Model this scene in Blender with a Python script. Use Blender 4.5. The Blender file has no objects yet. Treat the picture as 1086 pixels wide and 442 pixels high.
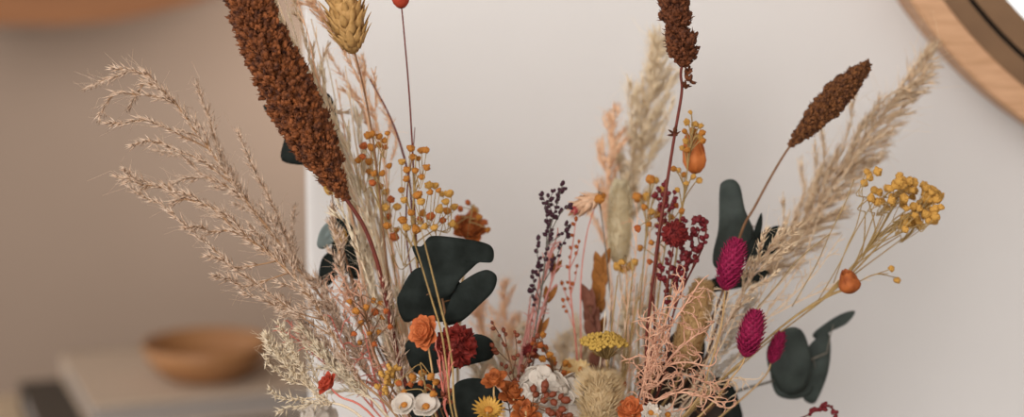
import bpy, math, random
from mathutils import Vector, Matrix
random.seed(7)
C = bpy.context.scene.collection
V = Vector
PI = math.pi

# ------------------------------------------------------------------ camera
W, H, LENS = 1086.0, 442.0, 70.0
F = LENS / 36.0 * W
CAM = V((0, -1.4, 0.66))
TH = math.atan(351.0 / F)
RIGHT = V((1, 0, 0)); FWD = V((0, math.cos(TH), -math.sin(TH))); UP = V((0, math.sin(TH), math.cos(TH)))

def ray(px, py):
    return FWD + RIGHT * ((px - W / 2) / F) + UP * ((H / 2 - py) / F)
def P(px, py, Y=0.0):
    d = ray(px, py)
    return CAM + d * ((Y - CAM.y) / d.y)
def PZ(px, py, z):
    d = ray(px, py)
    return CAM + d * ((z - CAM.z) / d.z)
def K(Y=0.0):                      # metres per photo pixel at depth Y
    return (Y + 1.4) / F

cd = bpy.data.cameras.new('camera'); cam = bpy.data.objects.new('camera', cd); C.objects.link(cam)
cd.lens = LENS; cd.sensor_width = 36; cd.sensor_fit = 'HORIZONTAL'
cam.location = CAM; cam.rotation_euler = (PI / 2 - TH, 0, 0)
cd.clip_start = 0.02
cd.dof.use_dof = True; cd.dof.focus_distance = 1.375; cd.dof.aperture_fstop = 2.4
bpy.context.scene.camera = cam

# ------------------------------------------------------------------ materials
def lin(h):
    r = [int(h[i:i + 2], 16) / 255 for i in (0, 2, 4)]
    return tuple(c / 12.92 if c <= .04045 else ((c + .055) / 1.055) ** 2.4 for c in r) + (1,)
def mat(name, a, b=None, scale=120, rough=.75, bump=.0, trans=0.0, spec=.3, bscale=None, metal=0, stretch=None):
    m = bpy.data.materials.new(name); m.use_nodes = True
    nt = m.node_tree; n = nt.nodes; L = nt.links
    bs = n['Principled BSDF']; out = n['Material Output']
    bs.inputs['Roughness'].default_value = rough
    bs.inputs['Specular IOR Level'].default_value = spec
    bs.inputs['Metallic'].default_value = metal
    b = b or a
    tc = n.new('ShaderNodeTexCoord'); co = tc.outputs['Object']
    if stretch:
        mp = n.new('ShaderNodeMapping'); mp.inputs['Scale'].default_value = stretch
        L.new(co, mp.inputs[0]); co = mp.outputs[0]
    nz = n.new('ShaderNodeTexNoise'); nz.inputs['Scale'].default_value = scale; nz.inputs['Detail'].default_value = 4
    L.new(co, nz.inputs['Vector'])
    cr = n.new('ShaderNodeValToRGB')
    cr.color_ramp.elements[0].position = .32; cr.color_ramp.elements[1].position = .68
    cr.color_ramp.elements[0].color = lin(a); cr.color_ramp.elements[1].color = lin(b)
    L.new(nz.outputs['Fac'], cr.inputs['Fac']); L.new(cr.outputs['Color'], bs.inputs['Base Color'])
    if bump:
        n2 = n.new('ShaderNodeTexNoise'); n2.inputs['Scale'].default_value = bscale or scale * 2; n2.inputs['Detail'].default_value = 5
        L.new(co, n2.inputs['Vector'])
        bp = n.new('ShaderNodeBump'); bp.inputs['Strength'].default_value = bump; bp.inputs['Distance'].default_value = .002
        L.new(n2.outputs['Fac'], bp.inputs['Height']); L.new(bp.outputs['Normal'], bs.inputs['Normal'])
    if trans:
        tr = n.new('ShaderNodeBsdfTranslucent'); mx = n.new('ShaderNodeMixShader'); mx.inputs[0].default_value = trans
        L.new(cr.outputs['Color'], tr.inputs['Color']); L.new(bs.outputs[0], mx.inputs[1]); L.new(tr.outputs[0], mx.inputs[2])
        L.new(mx.outputs[0], out.inputs['Surface'])
    return m

M = dict(
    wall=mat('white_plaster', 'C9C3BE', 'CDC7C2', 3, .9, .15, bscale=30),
    nook=mat('dim_beige_plaster', '867262', '8B7767', 2, .9, .1, bscale=30),  # beige-brown also carries the dimness of the recess in its colour
    floor=mat('floor_wood', '6A5038', '5C452F', 6, .5),
    oak=mat('oak', 'A87E5A', 'C29672', 26, .55, .15, stretch=(1, 1, 8)),
    oakin=mat('oak_bevel', '684C33', '74563A', 26, .6, .1),
    mirror=mat('mirror_glass', 'F2F2F0', None, 5, .02, 0, metal=1),
    gap=mat('black_gap', '15100C', None, 5, .9),
    shelf=mat('honey_wood', '7C4A24', '8A562A', 9, .5, .05, stretch=(1, 6, 6)),
    bowl=mat('bowl_wood', '94653F', 'A07148', 14, .45, .05, stretch=(1, 1, 5)),
    cover=mat('pale_cover', 'B8A28C', 'BEA893', 8, .7),
    pages=mat('grey_pages', '8B8078', '988D84', 40, .9, .2, stretch=(1, 1, 30)),
    darkcover=mat('dark_cover', '40372E', '4B4138', 8, .7),
    bench=mat('bench_wood', 'B49C80', 'BCA488', 10, .6),
    sidebd=mat('dark_sideboard', '4E3D2E', '443426', 12, .6, stretch=(1, 8, 1)),
    vase=mat('vase_ceramic', 'E4DED6', 'EAE5DE', 20, .5, .1),
    pampas=mat('pampas', 'E6CCB4', 'C6A284', 260, .8, trans=.25),
    pampas_stem=mat('pampas_stem', 'A47C58', '8E6A4A', 200, .7),
    pampas_pale=mat('pampas_pale', 'FAE8CC', 'EED6AE', 260, .8, trans=.3),
    pampas_peach=mat('pampas_peach', 'FBD6B0', 'F0C096', 260, .8, trans=.3),
    pampas_r=mat('pampas_warm', 'F6E0C2', 'E8C9A2', 260, .8, trans=.3),
    bleach=mat('bleached', 'F0E0C6', 'E4CDAA', 260, .7, trans=.25),
    white=mat('bleached_white', 'F0E8DC', 'E6DACB', 260, .7, trans=.3),
    sorg=mat('sorghum_rust', '864A22', '34170A', 210, .75, .3),
    sorg_b=mat('sorghum_brown', '7C4C26', '3A1C0C', 330, .75, .3),
    spike=mat('spike_brown', '703C1C', '38190A', 300, .75, .3),
    redstem=mat('red_stem', '6B2A1C', '552015', 220, .6),
    brownstem=mat('brown_stem', '7A5638', '684428', 220, .6),
    tanstem=mat('tan_stem', 'BC9A6C', 'A88454', 220, .65),
    greystem=mat('grey_stem', '6E665A', '5A544A', 220, .65),
    phal=mat('ochre_scale', 'C79C62', 'A87C44', 240, .7, .1, trans=.15),
    phal_m=mat('magenta_scale', 'A01A4A', '7A1038', 300, .7, .1, trans=.15),
    bunny=mat('bunny_cream', 'F4E9CE', 'EBDCBA', 200, .9, trans=.55),
    bunny_t=mat('bunny_tan', 'D9B27E', 'D0A870', 200, .9, trans=.2),
    fluff=mat('fluff_beige', 'E8CFA6', 'DABB8A', 200, .9, trans=.3),
    gold=mat('gold_bud', 'C8964A', 'A67832', 420, .75, .3),
    amber=mat('amber_bud', 'B8782E', '90561C', 420, .75, .3),
    ambred=mat('amber_red_bud', 'AE5E26', '924220', 420, .75, .3),
    goldstem=mat('gold_stem', 'A88A56', '8E7044', 220, .65),
    achil=mat('achillea_yellow', 'BE9A4A', 'A48038', 420, .8, .3),
    rose_r=mat('petal_red', '84241A', '5E140E', 160, .7, .1, trans=.1),
    rose_o=mat('petal_orange', 'C8703E', 'AE5428', 160, .7, .1, trans=.15),
    rose_a=mat('petal_amber', 'B0602C', '8A421A', 160, .7, .1, trans=.15),
    globe=mat('globe_crimson', '761A16', '54100F', 220, .75, .1),
    coralbud=mat('coral_bud', 'B8482E', '94301E', 160, .65, .1, trans=.1),
    lantern=mat('lantern_orange', 'C8743A', 'B25E28', 160, .65, .15, trans=.2),
    leaf=mat('dark_leaf', '1A1D1A', '252926', 90, .8, .25, spec=.06),
    leaf_g=mat('grey_leaf', '3A403B', '2E332F', 90, .65, .15, spec=.2),
    leaf_b=mat('blue_leaf', '747E7A', '66706C', 90, .6, .1),
    leafdk=mat('brown_leaf', '34251A', '261A12', 90, .7, .15),
    pinkfern=mat('pink_fern', 'E2B496', 'D59C7E', 200, .7, trans=.2),
    coralfern=mat('coral_fern', 'DE8876', 'D0705F', 200, .7, trans=.2),
    rosefern=mat('rose_fern', 'D99C90', 'C98478', 200, .7, trans=.2),
    plum=mat('plum_berry', '3C1622', '2C0E18', 300, .6),
    crimson=mat('crimson_berry', '6E161C', '540E14', 300, .6),
    russet=mat('russet_berry', '7A3A20', '5E2814', 300, .6),
    bronze=mat('bronze_leaf', 'A0672E', '84501F', 160, .7, .2),
    mauve=mat('mauve_leaf', '7A4A38', '643A2C', 160, .7, .2),
    hyd=mat('hydrangea_white', 'DDD1C4', 'CFC1B0', 120, .7, trans=.35),
    straw=mat('straw_cream', 'EBD09A', 'DDB878', 160, .6, trans=.2),
    strawy=mat('straw_yellow', 'CFA04A', 'B98634', 160, .6, trans=.2),
    pinkpet=mat('petal_pink', 'D96A68', 'C6504F', 160, .6, trans=.2),
    peachpet=mat('petal_peach', 'E8C2A0', 'DCAE88', 160, .6, trans=.25),
)

# ------------------------------------------------------------------ objects
def put(o, label=None, cat=None, group=None, kind=None):
    if label: o['label'] = label
    if cat: o['category'] = cat
    if group: o['group'] = group
    if kind: o['kind'] = kind
    return o
def empty(name, loc, label, cat, group=None):
    o = bpy.data.objects.new(name, None); o.empty_display_size = .01; C.objects.link(o); o.location = loc
    return put(o, label, cat, group, 'thing')
def child(name, mesh, parent, loc=(0, 0, 0), rot=None, s=1.0):
    o = bpy.data.objects.new(name, mesh); C.objects.link(o); o.parent = parent
    o.location = loc; o.scale = (s, s, s) if not isinstance(s, tuple) else s
    if rot is not None: o.rotation_mode = 'QUATERNION'; o.rotation_quaternion = rot
    return o

def frame(d):
    d = d.normalized()
    a = V((0, 0, 1)) if abs(d.z) < .9 else V((1, 0, 0))
    s = d.cross(a).normalized()
    return d, s, s.cross(d).normalized()

def catmull(pts, n=6, closed=False):
    out = []; m = len(pts)
    if m < 3 and not closed:
        return [pts[0].lerp(pts[-1], i / n) for i in range(n + 1)]
    for i in range(m if closed else m - 1):
        if closed:
            a, b, c, d = pts[i - 1], pts[i], pts[(i + 1) % m], pts[(i + 2) % m]
        else:
            b, c = pts[i], pts[i + 1]
            a = pts[i - 1] if i else b * 2 - c
            d = pts[i + 2] if i + 2 < m else c * 2 - b
        for k in range(n):
            t = k / n
            out.append(((b * 2) + (c - a) * t + (a * 2 - b * 5 + c * 4 - d) * t * t + (b * 3 - a - c * 3 + d) * t ** 3) * .5)
    if not closed: out.append(pts[-1].copy())
    return out

class MB:
    def __init__(s): s.v = []; s.f = []; s.mi = []; s.m = 0
    def add(s, vs, fs):
        b = len(s.v); s.v.extend(vs); s.f.extend([tuple(i + b for i in q) for q in fs]); s.mi.extend([s.m] * len(fs))
    def tube(s, pts, r0, r1=None, n=5):
        r1 = r0 if r1 is None else r1
        m = len(pts); vs = []; fs = []
        side = None
        for i, p in enumerate(pts):
            d = (pts[min(i + 1, m - 1)] - pts[max(i - 1, 0)])
            if d.length < 1e-9: d = V((0, 0, 1))
            d.normalize()
            if side is None: _, side, _ = frame(d)
            side = (side - d * side.dot(d)); side = side.normalized() if side.length > 1e-6 else frame(d)[1]
            up = side.cross(d)
            r = r0[i] if isinstance(r0, (list, tuple)) else r0 + (r1 - r0) * i / max(1, m - 1)
            for k in range(n):
                a = 2 * PI * k / n
                vs.append(p + (side * math.cos(a) + up * math.sin(a)) * r)
        for i in range(m - 1):
            for k in range(n):
                a = i * n + k; b = i * n + (k + 1) % n
                fs.append((a, b, b + n, a + n))
        fs.append(tuple(range(n))[::-1]); fs.append(tuple((m - 1) * n + k for k in range(n)))
        s.add(vs, fs)
    def spk(s, p, d, L, w):                                   # slender spikelet
        d, a, b = frame(d)
        q = p + d * L * .4
        s.add([p, q + a * w, q - a * w * .5 + b * w * .87, q - a * w * .5 - b * w * .87, p + d * L],
              [(0, 2, 1), (0, 3, 2), (0, 1, 3), (1, 2, 4), (2, 3, 4), (3, 1, 4)])
    def blob(s, c, ax, ay, az, nu=7, nv=5, jit=0.0):
        vs = [c + az]; fs = []
        for j in range(1, nv):
            t = PI * j / nv
            for k in range(nu):
                a = 2 * PI * k / nu
                r = 1 + random.uniform(-jit, jit)
                vs.append(c + (ax * math.cos(a) * math.sin(t) + ay * math.sin(a) * math.sin(t) + az * math.cos(t)) * r)
        vs.append(c - az); e = len(vs) - 1
        for k in range(nu):
            k2 = (k + 1) % nu
            fs.append((0, 1 + k, 1 + k2)); fs.append((e, 1 + (nv - 2) * nu + k2, 1 + (nv - 2) * nu + k))
            for j in range(nv - 2):
                a = 1 + j * nu
                fs.append((a + k, a + nu + k, a + nu + k2, a + k2))
        s.add(vs, fs)
    def ball(s, c, r, nu=8, nv=6, jit=0.0): s.blob(c, V((r, 0, 0)), V((0, r, 0)), V((0, 0, r)), nu, nv, jit)
    def petal(s, base, d, nrm, L, Wd, cup=.3, curl=.0, point=.5, nl=5, nw=4):
        """curved bract: starts at base, runs along d, face normal nrm; cup bends the sides, curl bends the tip towards nrm"""
        d = d.normalized(); nrm = (nrm - d * nrm.dot(d)).normalized(); sd = d.cross(nrm)
        vs = []; fs = []
        for i in range(nl + 1):
            t = i / nl
            w = Wd * .5 * (math.sin(PI * min(1, (t * .86 + .14)) ** (1.0 if point < .5 else .85)) ** .7 if t < 1 else .04)
            if point < .2: w = Wd * .5 * max(.03, (1 - t ** 5)) ** .5 * (.3 + .7 * math.sin(PI / 2 * min(1, t * 1.5)))
            w = max(w * (1 - point * .5 * t), Wd * .02)
            mid = base + d * L * t + nrm * (curl * L * t * t)
            for k in range(nw + 1):
                u = k / nw * 2 - 1
                vs.append(mid + sd * w * u + nrm * (cup * w * u * u))
        for i in range(nl):
            for k in range(nw):
                a = i * (nw + 1) + k
                fs.append((a, a + 1, a + nw + 2, a + nw + 1))
        s.add(vs, fs)
    def lathe(s, prof, c=V((0, 0, 0)), n=40):
        vs = []; fs = []
        for r, z in prof:
            for k in range(n):
                a = 2 * PI * k / n; vs.append(c + V((r * math.cos(a), r * math.sin(a), z)))
        for i in range(len(prof) - 1):
            for k in range(n):
                a = i * n + k; b = i * n + (k + 1) % n
                fs.append((a, b, b + n, a + n))
        fs.append(tuple(range(n))[::-1]); fs.append(tuple((len(prof) - 1) * n + k for k in range(n)))
        s.add(vs, fs)
    def box(s, o, ax, ay, az):
        vs = [o + ax * i + ay * j + az * k for k in (0, 1) for j in (0, 1) for i in (0, 1)]
        s.add(vs, [(0, 2, 3, 1), (4, 5, 7, 6), (0, 1, 5, 4), (2, 6, 7, 3), (0, 4, 6, 2), (1, 3, 7, 5)])
    def mesh(s, name, mats, origin=V((0, 0, 0)), smooth=True):
        me = bpy.data.meshes.new(name)
        me.from_pydata([tuple(v - origin) for v in s.v], [], s.f)
        for m in (mats if isinstance(mats, (list, tuple)) else [mats]): me.materials.append(m)
        me.polygons.foreach_set('material_index', s.mi)
        if smooth: me.polygons.foreach_set('use_smooth', [True] * len(me.polygons))
        me.update(); return me
    def part(s, name, mats, parent, smooth=True, solid=0, bevel=0, label=None):
        o = child(name, s.mesh(name, mats, parent.location, smooth), parent)
        if solid: md = o.modifiers.new('thick', 'SOLIDIFY'); md.thickness = solid; md.offset = 0
        if bevel: md = o.modifiers.new('bevel', 'BEVEL'); md.width = bevel; md.segments = 3
        if label: o['label'] = label
        return o
    def top(s, name, mats, smooth=False, bevel=0):
        o = bpy.data.objects.new(name, s.mesh(name, mats, V((0, 0, 0)), smooth)); C.objects.link(o)
        if bevel: md = o.modifiers.new('bevel', 'BEVEL'); md.width = bevel; md.segments = 3
        return o

# ------------------------------------------------------------------ setting
WY = 0.25                                     # white wall face
ex = P(324, 221, WY).x
NY = 1.55                                     # back of the recess
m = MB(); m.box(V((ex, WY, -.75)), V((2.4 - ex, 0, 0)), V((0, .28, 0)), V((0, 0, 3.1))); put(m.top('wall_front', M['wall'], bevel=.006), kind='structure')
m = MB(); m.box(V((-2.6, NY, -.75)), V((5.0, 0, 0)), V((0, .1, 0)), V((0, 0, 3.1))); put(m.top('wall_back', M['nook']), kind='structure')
m = MB(); m.box(V((-2.6, -3.4, -.8)), V((5.0, 0, 0)), V((0, 5.05, 0)), V((0, 0, .05))); put(m.top('floor', M['floor']), kind='structure')
m = MB(); m.box(V((-2.6, -3.4, 2.35)), V((5.0, 0, 0)), V((0, 5.05, 0)), V((0, 0, .05))); put(m.top('ceiling', M['wall']), kind='structure')
m = MB(); m.box(V((2.4, -3.4, -.75)), V((.1, 0, 0)), V((0, 5.05, 0)), V((0, 0, 3.1))); put(m.top('wall_right', M['wall']), kind='structure')

# sideboard that carries the vase (below the frame)
t = empty('sideboard', (.25, -.03, -.75), 'wooden sideboard carrying the vase of dried flowers', 'sideboard')
m = MB(); m.box(V((-.17, -.28, -.03)), V((1.0, 0, 0)), V((0, .5, 0)), V((0, 0, .03))); m.part('worktop', M['sidebd'], t, False, bevel=.004)
m = MB(); m.box(V((-.15, -.26, -.75)), V((.96, 0, 0)), V((0, .47, 0)), V((0, 0, .72))); m.part('body', M['sidebd'], t, False, bevel=.004)
t = empty('vase', (.01, 0, 0), 'white ceramic vase holding the whole dried bouquet', 'vase')
m = MB(); m.lathe([(.05, 0), (.066, .003), (.075, .05), (.078, .10), (.070, .15), (.060, .18), (.062, .195), (.058, .196), (.055, .18), (.064, .15), (.072, .10), (.069, .05), (.060, .010), (.03, .009)], V((.01, 0, 0)), 48)
m.part('vessel', M['vase'], t)

# round mirror
RM = .33; mc = P(1086 + 295, -285, .17)
# circle fitted through three points of the outer rim
def circ(a, b, c):
    ax, ay, bx, by, cx, cy = a.x, a.z, b.x, b.z, c.x, c.z
    d = 2 * (ax * (by - cy) + bx * (cy - ay) + cx * (ay - by))
    ux = ((ax * ax + ay * ay) * (by - cy) + (bx * bx + by * by) * (cy - ay) + (cx * cx + cy * cy) * (ay - by)) / d
    uy = ((ax * ax + ay * ay) * (cx - bx) + (bx * bx + by * by) * (ax - cx) + (cx * cx + cy * cy) * (bx - ax)) / d
    return ux, uy, math.hypot(ax - ux, ay - uy)
MY = .18
ux, uy, RM = circ(P(965, 0, MY), P(1016, 66, MY), P(1085, 128, MY))
kk = K(MY)
t = empty('round_mirror', (ux, MY, uy), 'round mirror with a thick pale oak rim hanging on the white wall', 'mirror')
def ring(prof, n=128):
    m = MB(); c = V((ux, MY, uy)); vs = []; fs = []; q = len(prof)
    for k in range(n):
        a = 2 * PI * k / n
        for r, y in prof: vs.append(c + V((math.cos(a) * r, y, math.sin(a) * r)))
    for k in range(n):
        for i in range(q):
            j = (i + 1) % q; a = k * q; b = (k + 1) % n * q
            fs.append((a + i, a + j, b + j, b + i))
    m.add(vs, fs); return m
r1 = RM - 29 * kk; r2 = RM - 50 * kk; r3 = RM - 56 * kk; r4 = RM - 82 * kk
D = WY - MY - .001
m = ring([(RM, .002), (RM - .002, 0), (r1 + .001, 0), (r1, .001), (r1, D), (RM, D)])
m.part('rim', M['oak'], t, False)
m = ring([(r1, .003), (r2, .003), (r2, .03), (r1, .03)]); m.part('inner_band', M['oakin'], t, False, label='darker brown band inside the rim')
m = ring([(r2, .012), (r3, .012), (r3, .03), (r2, .03)]); m.part('shadow_gap', M['gap'], t, False, label='thin black groove')
m = ring([(r3, .004), (r4, .004), (r4, .03), (r3, .03)]); m.part('glass_frame', M['oakin'], t, False, label='dark brown band next to the glass')
m = MB(); vs = [V((ux + math.cos(2 * PI * k / 96) * (r4 + .001), MY + .008, uy + math.sin(2 * PI * k / 96) * (r4 + .001))) for k in range(96)]
m.add(vs + [v + V((0, .004, 0)) for v in vs], [tuple(range(96)), tuple(range(96, 192))[::-1]] + [(k, k + 96, (k + 1) % 96 + 96, (k + 1) % 96) for k in range(96)])
m.part('glass', M['mirror'], t, False)

# shelf on the shaded wall
SY = 1.25
o2 = [(-80, 26), (60, 27), (120, 23), (160, 15), (200, 5), (240, -10), (262, -34), (255, -52), (-80, -52)]
fr = [P(x, y, SY) for x, y in o2]; bk = [V((p.x, NY - .002, p.z)) for p in fr]; n = len(o2)
m = MB(); m.add(fr + bk, [tuple(range(n)), tuple(range(n, 2 * n))[::-1]] + [(i, i + n, (i + 1) % n + n, (i + 1) % n) for i in range(n)])
put(m.top('wall_shelf', M['shelf']), 'blurred honey-brown wooden shelf with a curved end on the shaded wall', 'shelf')

# bench, two books, wooden bowl
ZB = .077
fl = PZ(97, 431, ZB); phi = math.radians(20)
ux_, uy_ = V((math.cos(phi), math.sin(phi), 0)), V((-math.sin(phi), math.cos(phi), 0))
bl = .262
def book(name, o, L, D, z0, z1, cov, label, r=0):
    a = V((ux_.x * math.cos(r) - ux_.y * math.sin(r), ux_.x * math.sin(r) + ux_.y * math.cos(r), 0)); b = V((-a.y, a.x, 0))
    t = empty(name, (o.x, o.y, z0), label, 'book', 'books under the bowl')
    c = .003
    m = MB(); m.box(V((o.x, o.y, z0)), a * L, b * D, V((0, 0, c))); m.part('back_cover', cov, t, False, bevel=.001)
    m = MB(); m.box(V((o.x, o.y, z1 - c)), a * L, b * D, V((0, 0, c))); m.part('front_cover', cov, t, False, bevel=.001)
    m = MB(); m.box(V((o.x, o.y, z0 + c)) + b * .006 + a * .006, a * (L - .012), b * (D - .006 - .004), V((0, 0, z1 - z0 - 2 * c))); m.part('pages', M['pages'], t, False)
    m = MB(); m.box(V((o.x, o.y, z0)) + b * (D - .004), a * L, b * .004, V((0, 0, z1 - z0))); m.part('spine', cov, t, False, bevel=.001)
book('book', fl, .40, bl, .046, ZB, M['cover'], 'large pale beige book topmost of the stack, directly under the wooden bowl')
o = fl - ux_ * .052 - uy_ * .006
book('book', o, .42, bl + .006, .012, .046, M['darkcover'], 'dark-covered book beneath the pale beige book, jutting out at its end')
o = fl - ux_ * .088 - uy_ * .03
t = empty('bench', (o.x + .2, o.y + .2, -.75), 'pale wooden bench end beneath the stacked books', 'bench')
m = MB(); m.box(V((o.x, o.y, -.02)), ux_ * .9, uy_ * .37, V((0, 0, .032))); m.part('seat', M['bench'], t, False, bevel=.004)
for sx, sy in ((.02, .02), (.82, .02), (.02, .30), (.82, .30)):
    m = MB(); m.box(V((o.x, o.y, -.75)) + ux_ * sx + uy_ * sy, ux_ * .05, uy_ * .05, V((0, 0, .73))); m.part('leg', M['bench'], t, False, bevel=.003)
bc = PZ(219, 399, ZB + .001); kb = (bc.y + 1.4) / F; R = 69 * kb
t = empty('wooden_bowl', bc, 'shallow brown wooden bowl resting on the pale book', 'bowl')
m = MB(); h = 39 * kb
m.lathe([(.45 * R, 0), (.62 * R, .05 * h), (.82 * R, .35 * h), (.95 * R, .7 * h), (R, h), (.985 * R, 1.01 * h), (.95 * R, h), (.88 * R, .7 * h), (.72 * R, .4 * h), (.5 * R, .18 * h), (.2 * R, .1 * h)], bc, 56)
m.part('vessel', M['bowl'], t)

# ------------------------------------------------------------------ stems
MZ = .188
SLOTS = [V((.052 * math.sqrt((i + .5) / 190) * math.cos(i * 2.39996), .052 * math.sqrt((i + .5) / 190) * math.sin(i * 2.39996), 0)) for i in range(190)]
def path(pts, Y=0.0, n=6, base=True, mouth=None):
    """photo points (top first) -> smooth 3-D curve that ends in the vase"""
    q = []
    for p in pts:
        yy = p[2] if len(p) > 2 else Y
        q.append(P(p[0], p[1], yy))
    if base:
        e = q[-1]
        mx = max(-.044, min(.044, (e.x - .01) * .30)) if mouth is None else mouth
        my = max(-.03, min(.03, e.y * .5 + random.uniform(-.008, .008)))
        s = min(SLOTS, key=lambda v: (v.x - mx) ** 2 + (v.y - my) ** 2); SLOTS.remove(s); mx, my = s.x, s.y
        zz = e.z
        if zz > .30:
            q.append(V((e.x * .55 + (.01 + mx) * .45, e.y * .55 + my * .45, zz * .5 + MZ * .5)))
        q.append(V((.01 + mx, my, MZ)))
        q.append(V((.01 + mx, my, .10))); q.append(V((.01 + mx * .9, my * .9, .016)))
    return catmull(q, n)
def rnd(a=1.0): return V((random.uniform(-a, a), random.uniform(-a, a), random.uniform(-a, a)))

def start(name, label, cat, pth, group=None):
    return empty(name, pth[-1], label, cat, group)

def spikelets(m, pts, k, step, L, w, spread=.45, start_=0.0):
    """paired slender spikelets along a curve (pts run from tip to root)"""
    acc = 0; tot = sum((pts[i + 1] - pts[i]).length for i in range(len(pts) - 1)); run = 0
    for i in range(len(pts) - 1):
        a, b = pts[i], pts[i + 1]; d = (a - b); l = d.length
        if l < 1e-7: continue
        d.normalize(); acc += l; run += l
        while acc > step * k:
            acc -= step * k
            p = b + d * acc
            f = .75 + .5 * random.random()
            if run / max(tot, 1e-6) > 1 - start_: continue
            for _ in range(2):
                dd = d + rnd(spread * 1.25) ; m.spk(p, dd, L * k * f * random.uniform(.7, 1.4), w * k)
            if random.random() < .3: m.tube([p, p + (d + rnd(.7)) * L * k * .8, p + (d + rnd(.9)) * L * k * 1.7], .22 * k, .1 * k, 3)
    for _ in range(3): m.spk(pts[0], (pts[0] - pts[2]) .normalized() + rnd(.3), L * k, w * k)

def plume(name, label, main, branches, Y=0., L=9, w=1.0, step=3.2, auto=14, alen=40, r=1.5, mp='pampas', ms='pampas_stem', upto=.6, spread=.45, group=None, droop=.15, tw=.8):
    k = K(Y)
    pm = path(main, Y); t = start(name, label, 'grass', pm, group)
    m = MB(); m.tube(pm, [.5 * k + (r - .5) * k * min(1, i / (len(pm) * .6)) for i in range(len(pm))]); m.part('stem', M[ms], t)
    nimg = (len(main) - 1) * 6
    top = pm[:nimg + 1]
    m = MB(); m.m = 0; spikelets(m, top[:max(6, int(nimg * upto))], k, step, L, w, spread); m.part('tip_spikelets', M[mp], t)
    def twig(q):
        m = MB(); m.tube(q, .3 * k, tw * k, 4); m.m = 1; spikelets(m, q, k, step, L, w, spread, .12); m.part('branch', [M[ms], M[mp]], t)
    for b in branches:
        yj = random.uniform(-.03, .03)
        nb = len(b)
        q = [P(x, y, Y + yj * (1 - i / (nb - 1))) for i, (x, y) in enumerate(b)]
        # root on the stem
        e = min(top, key=lambda v: (v - q[-1]).length); q[-1] = e
        twig(catmull(q, 5))
    for j in range(auto):
        i = int((.06 + (upto - .06) * (j + random.random()) / auto) * nimg); i = max(1, min(i, nimg - 1))
        p = top[i]; d = (top[i - 1] - top[i]).normalized()
        a = random.uniform(0, 2 * PI); _, s1, s2 = frame(d)
        o = s1 * math.cos(a) + s2 * math.sin(a)
        l = alen * k * random.uniform(.6, 1.15) * (.12 + .88 * min(1, (i / nimg) / upto * 1.3))
        q = [p + d * l + o * l * .42 + V((0, 0, -droop * l)), p + d * l * .55 + o * l * .26, p + d * l * .2 + o * l * .08, p]
        twig(catmull(q, 4))
    return t

# shared small meshes (radius 1)
def bud_mesh(name, mt, seed):
    random.seed(seed); m = MB()
    m.blob(V((0, 0, .05)), V((.8, 0, 0)), V((0, .8, 0)), V((0, 0, .75)), 9, 6, .12)
    for i in range(9):
        a = 2 * PI * i / 9 + random.uniform(-.2, .2); z = random.uniform(-.1, .55)
        d = V((math.cos(a), math.sin(a), 0)); m.blob(d * .62 + V((0, 0, z)), V((.34, 0, 0)), V((0, .34, 0)), V((0, 0, .36)), 6, 4, .15)
    for i in range(5):
        a = 2 * PI * i / 5; m.petal(V((0, 0, -.75)), V((math.cos(a), math.sin(a), .9)), V((-math.cos(a), -math.sin(a), .6)), .95, .7, .2, .3, .5, 3, 2)
    return m.mesh(name, M[mt])
BUD = {c: [bud_mesh('bud_' + c, c, 40 + i) for i in range(3)] for c in ('gold', 'amber', 'ambred')}
def berry_mesh(mt, seed):
    random.seed(seed); m = MB(); m.blob(V((0, 0, 0)), V((.95, 0, 0)), V((0, .95, 0)), V((0, 0, 1.15)), 7, 5, .12)
    m.petal(V((0, 0, .9)), V((.4, 0, 1)), V((-1, 0, .2)), .7, .5, .2, .2, .8, 2, 2); m.petal(V((0, 0, .9)), V((-.3, .3, 1)), V((1, 0, .2)), .6, .5, .2, .2, .8, 2, 2)
    return m.mesh('berry_' + mt, M[mt])
BERRY = {c: [berry_mesh(c, 60 + i) for i in range(3)] for c in ('plum', 'crimson', 'russet', 'amber', 'gold', 'ambred')}
random.seed(11)

def quat(d, roll=None):
    q = V((0, 0, 1)).rotation_difference(d.normalized())
    return q @ Matrix.Rotation(random.uniform(0, 6.28) if roll is None else roll, 4, 'Z').to_quaternion()

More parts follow.
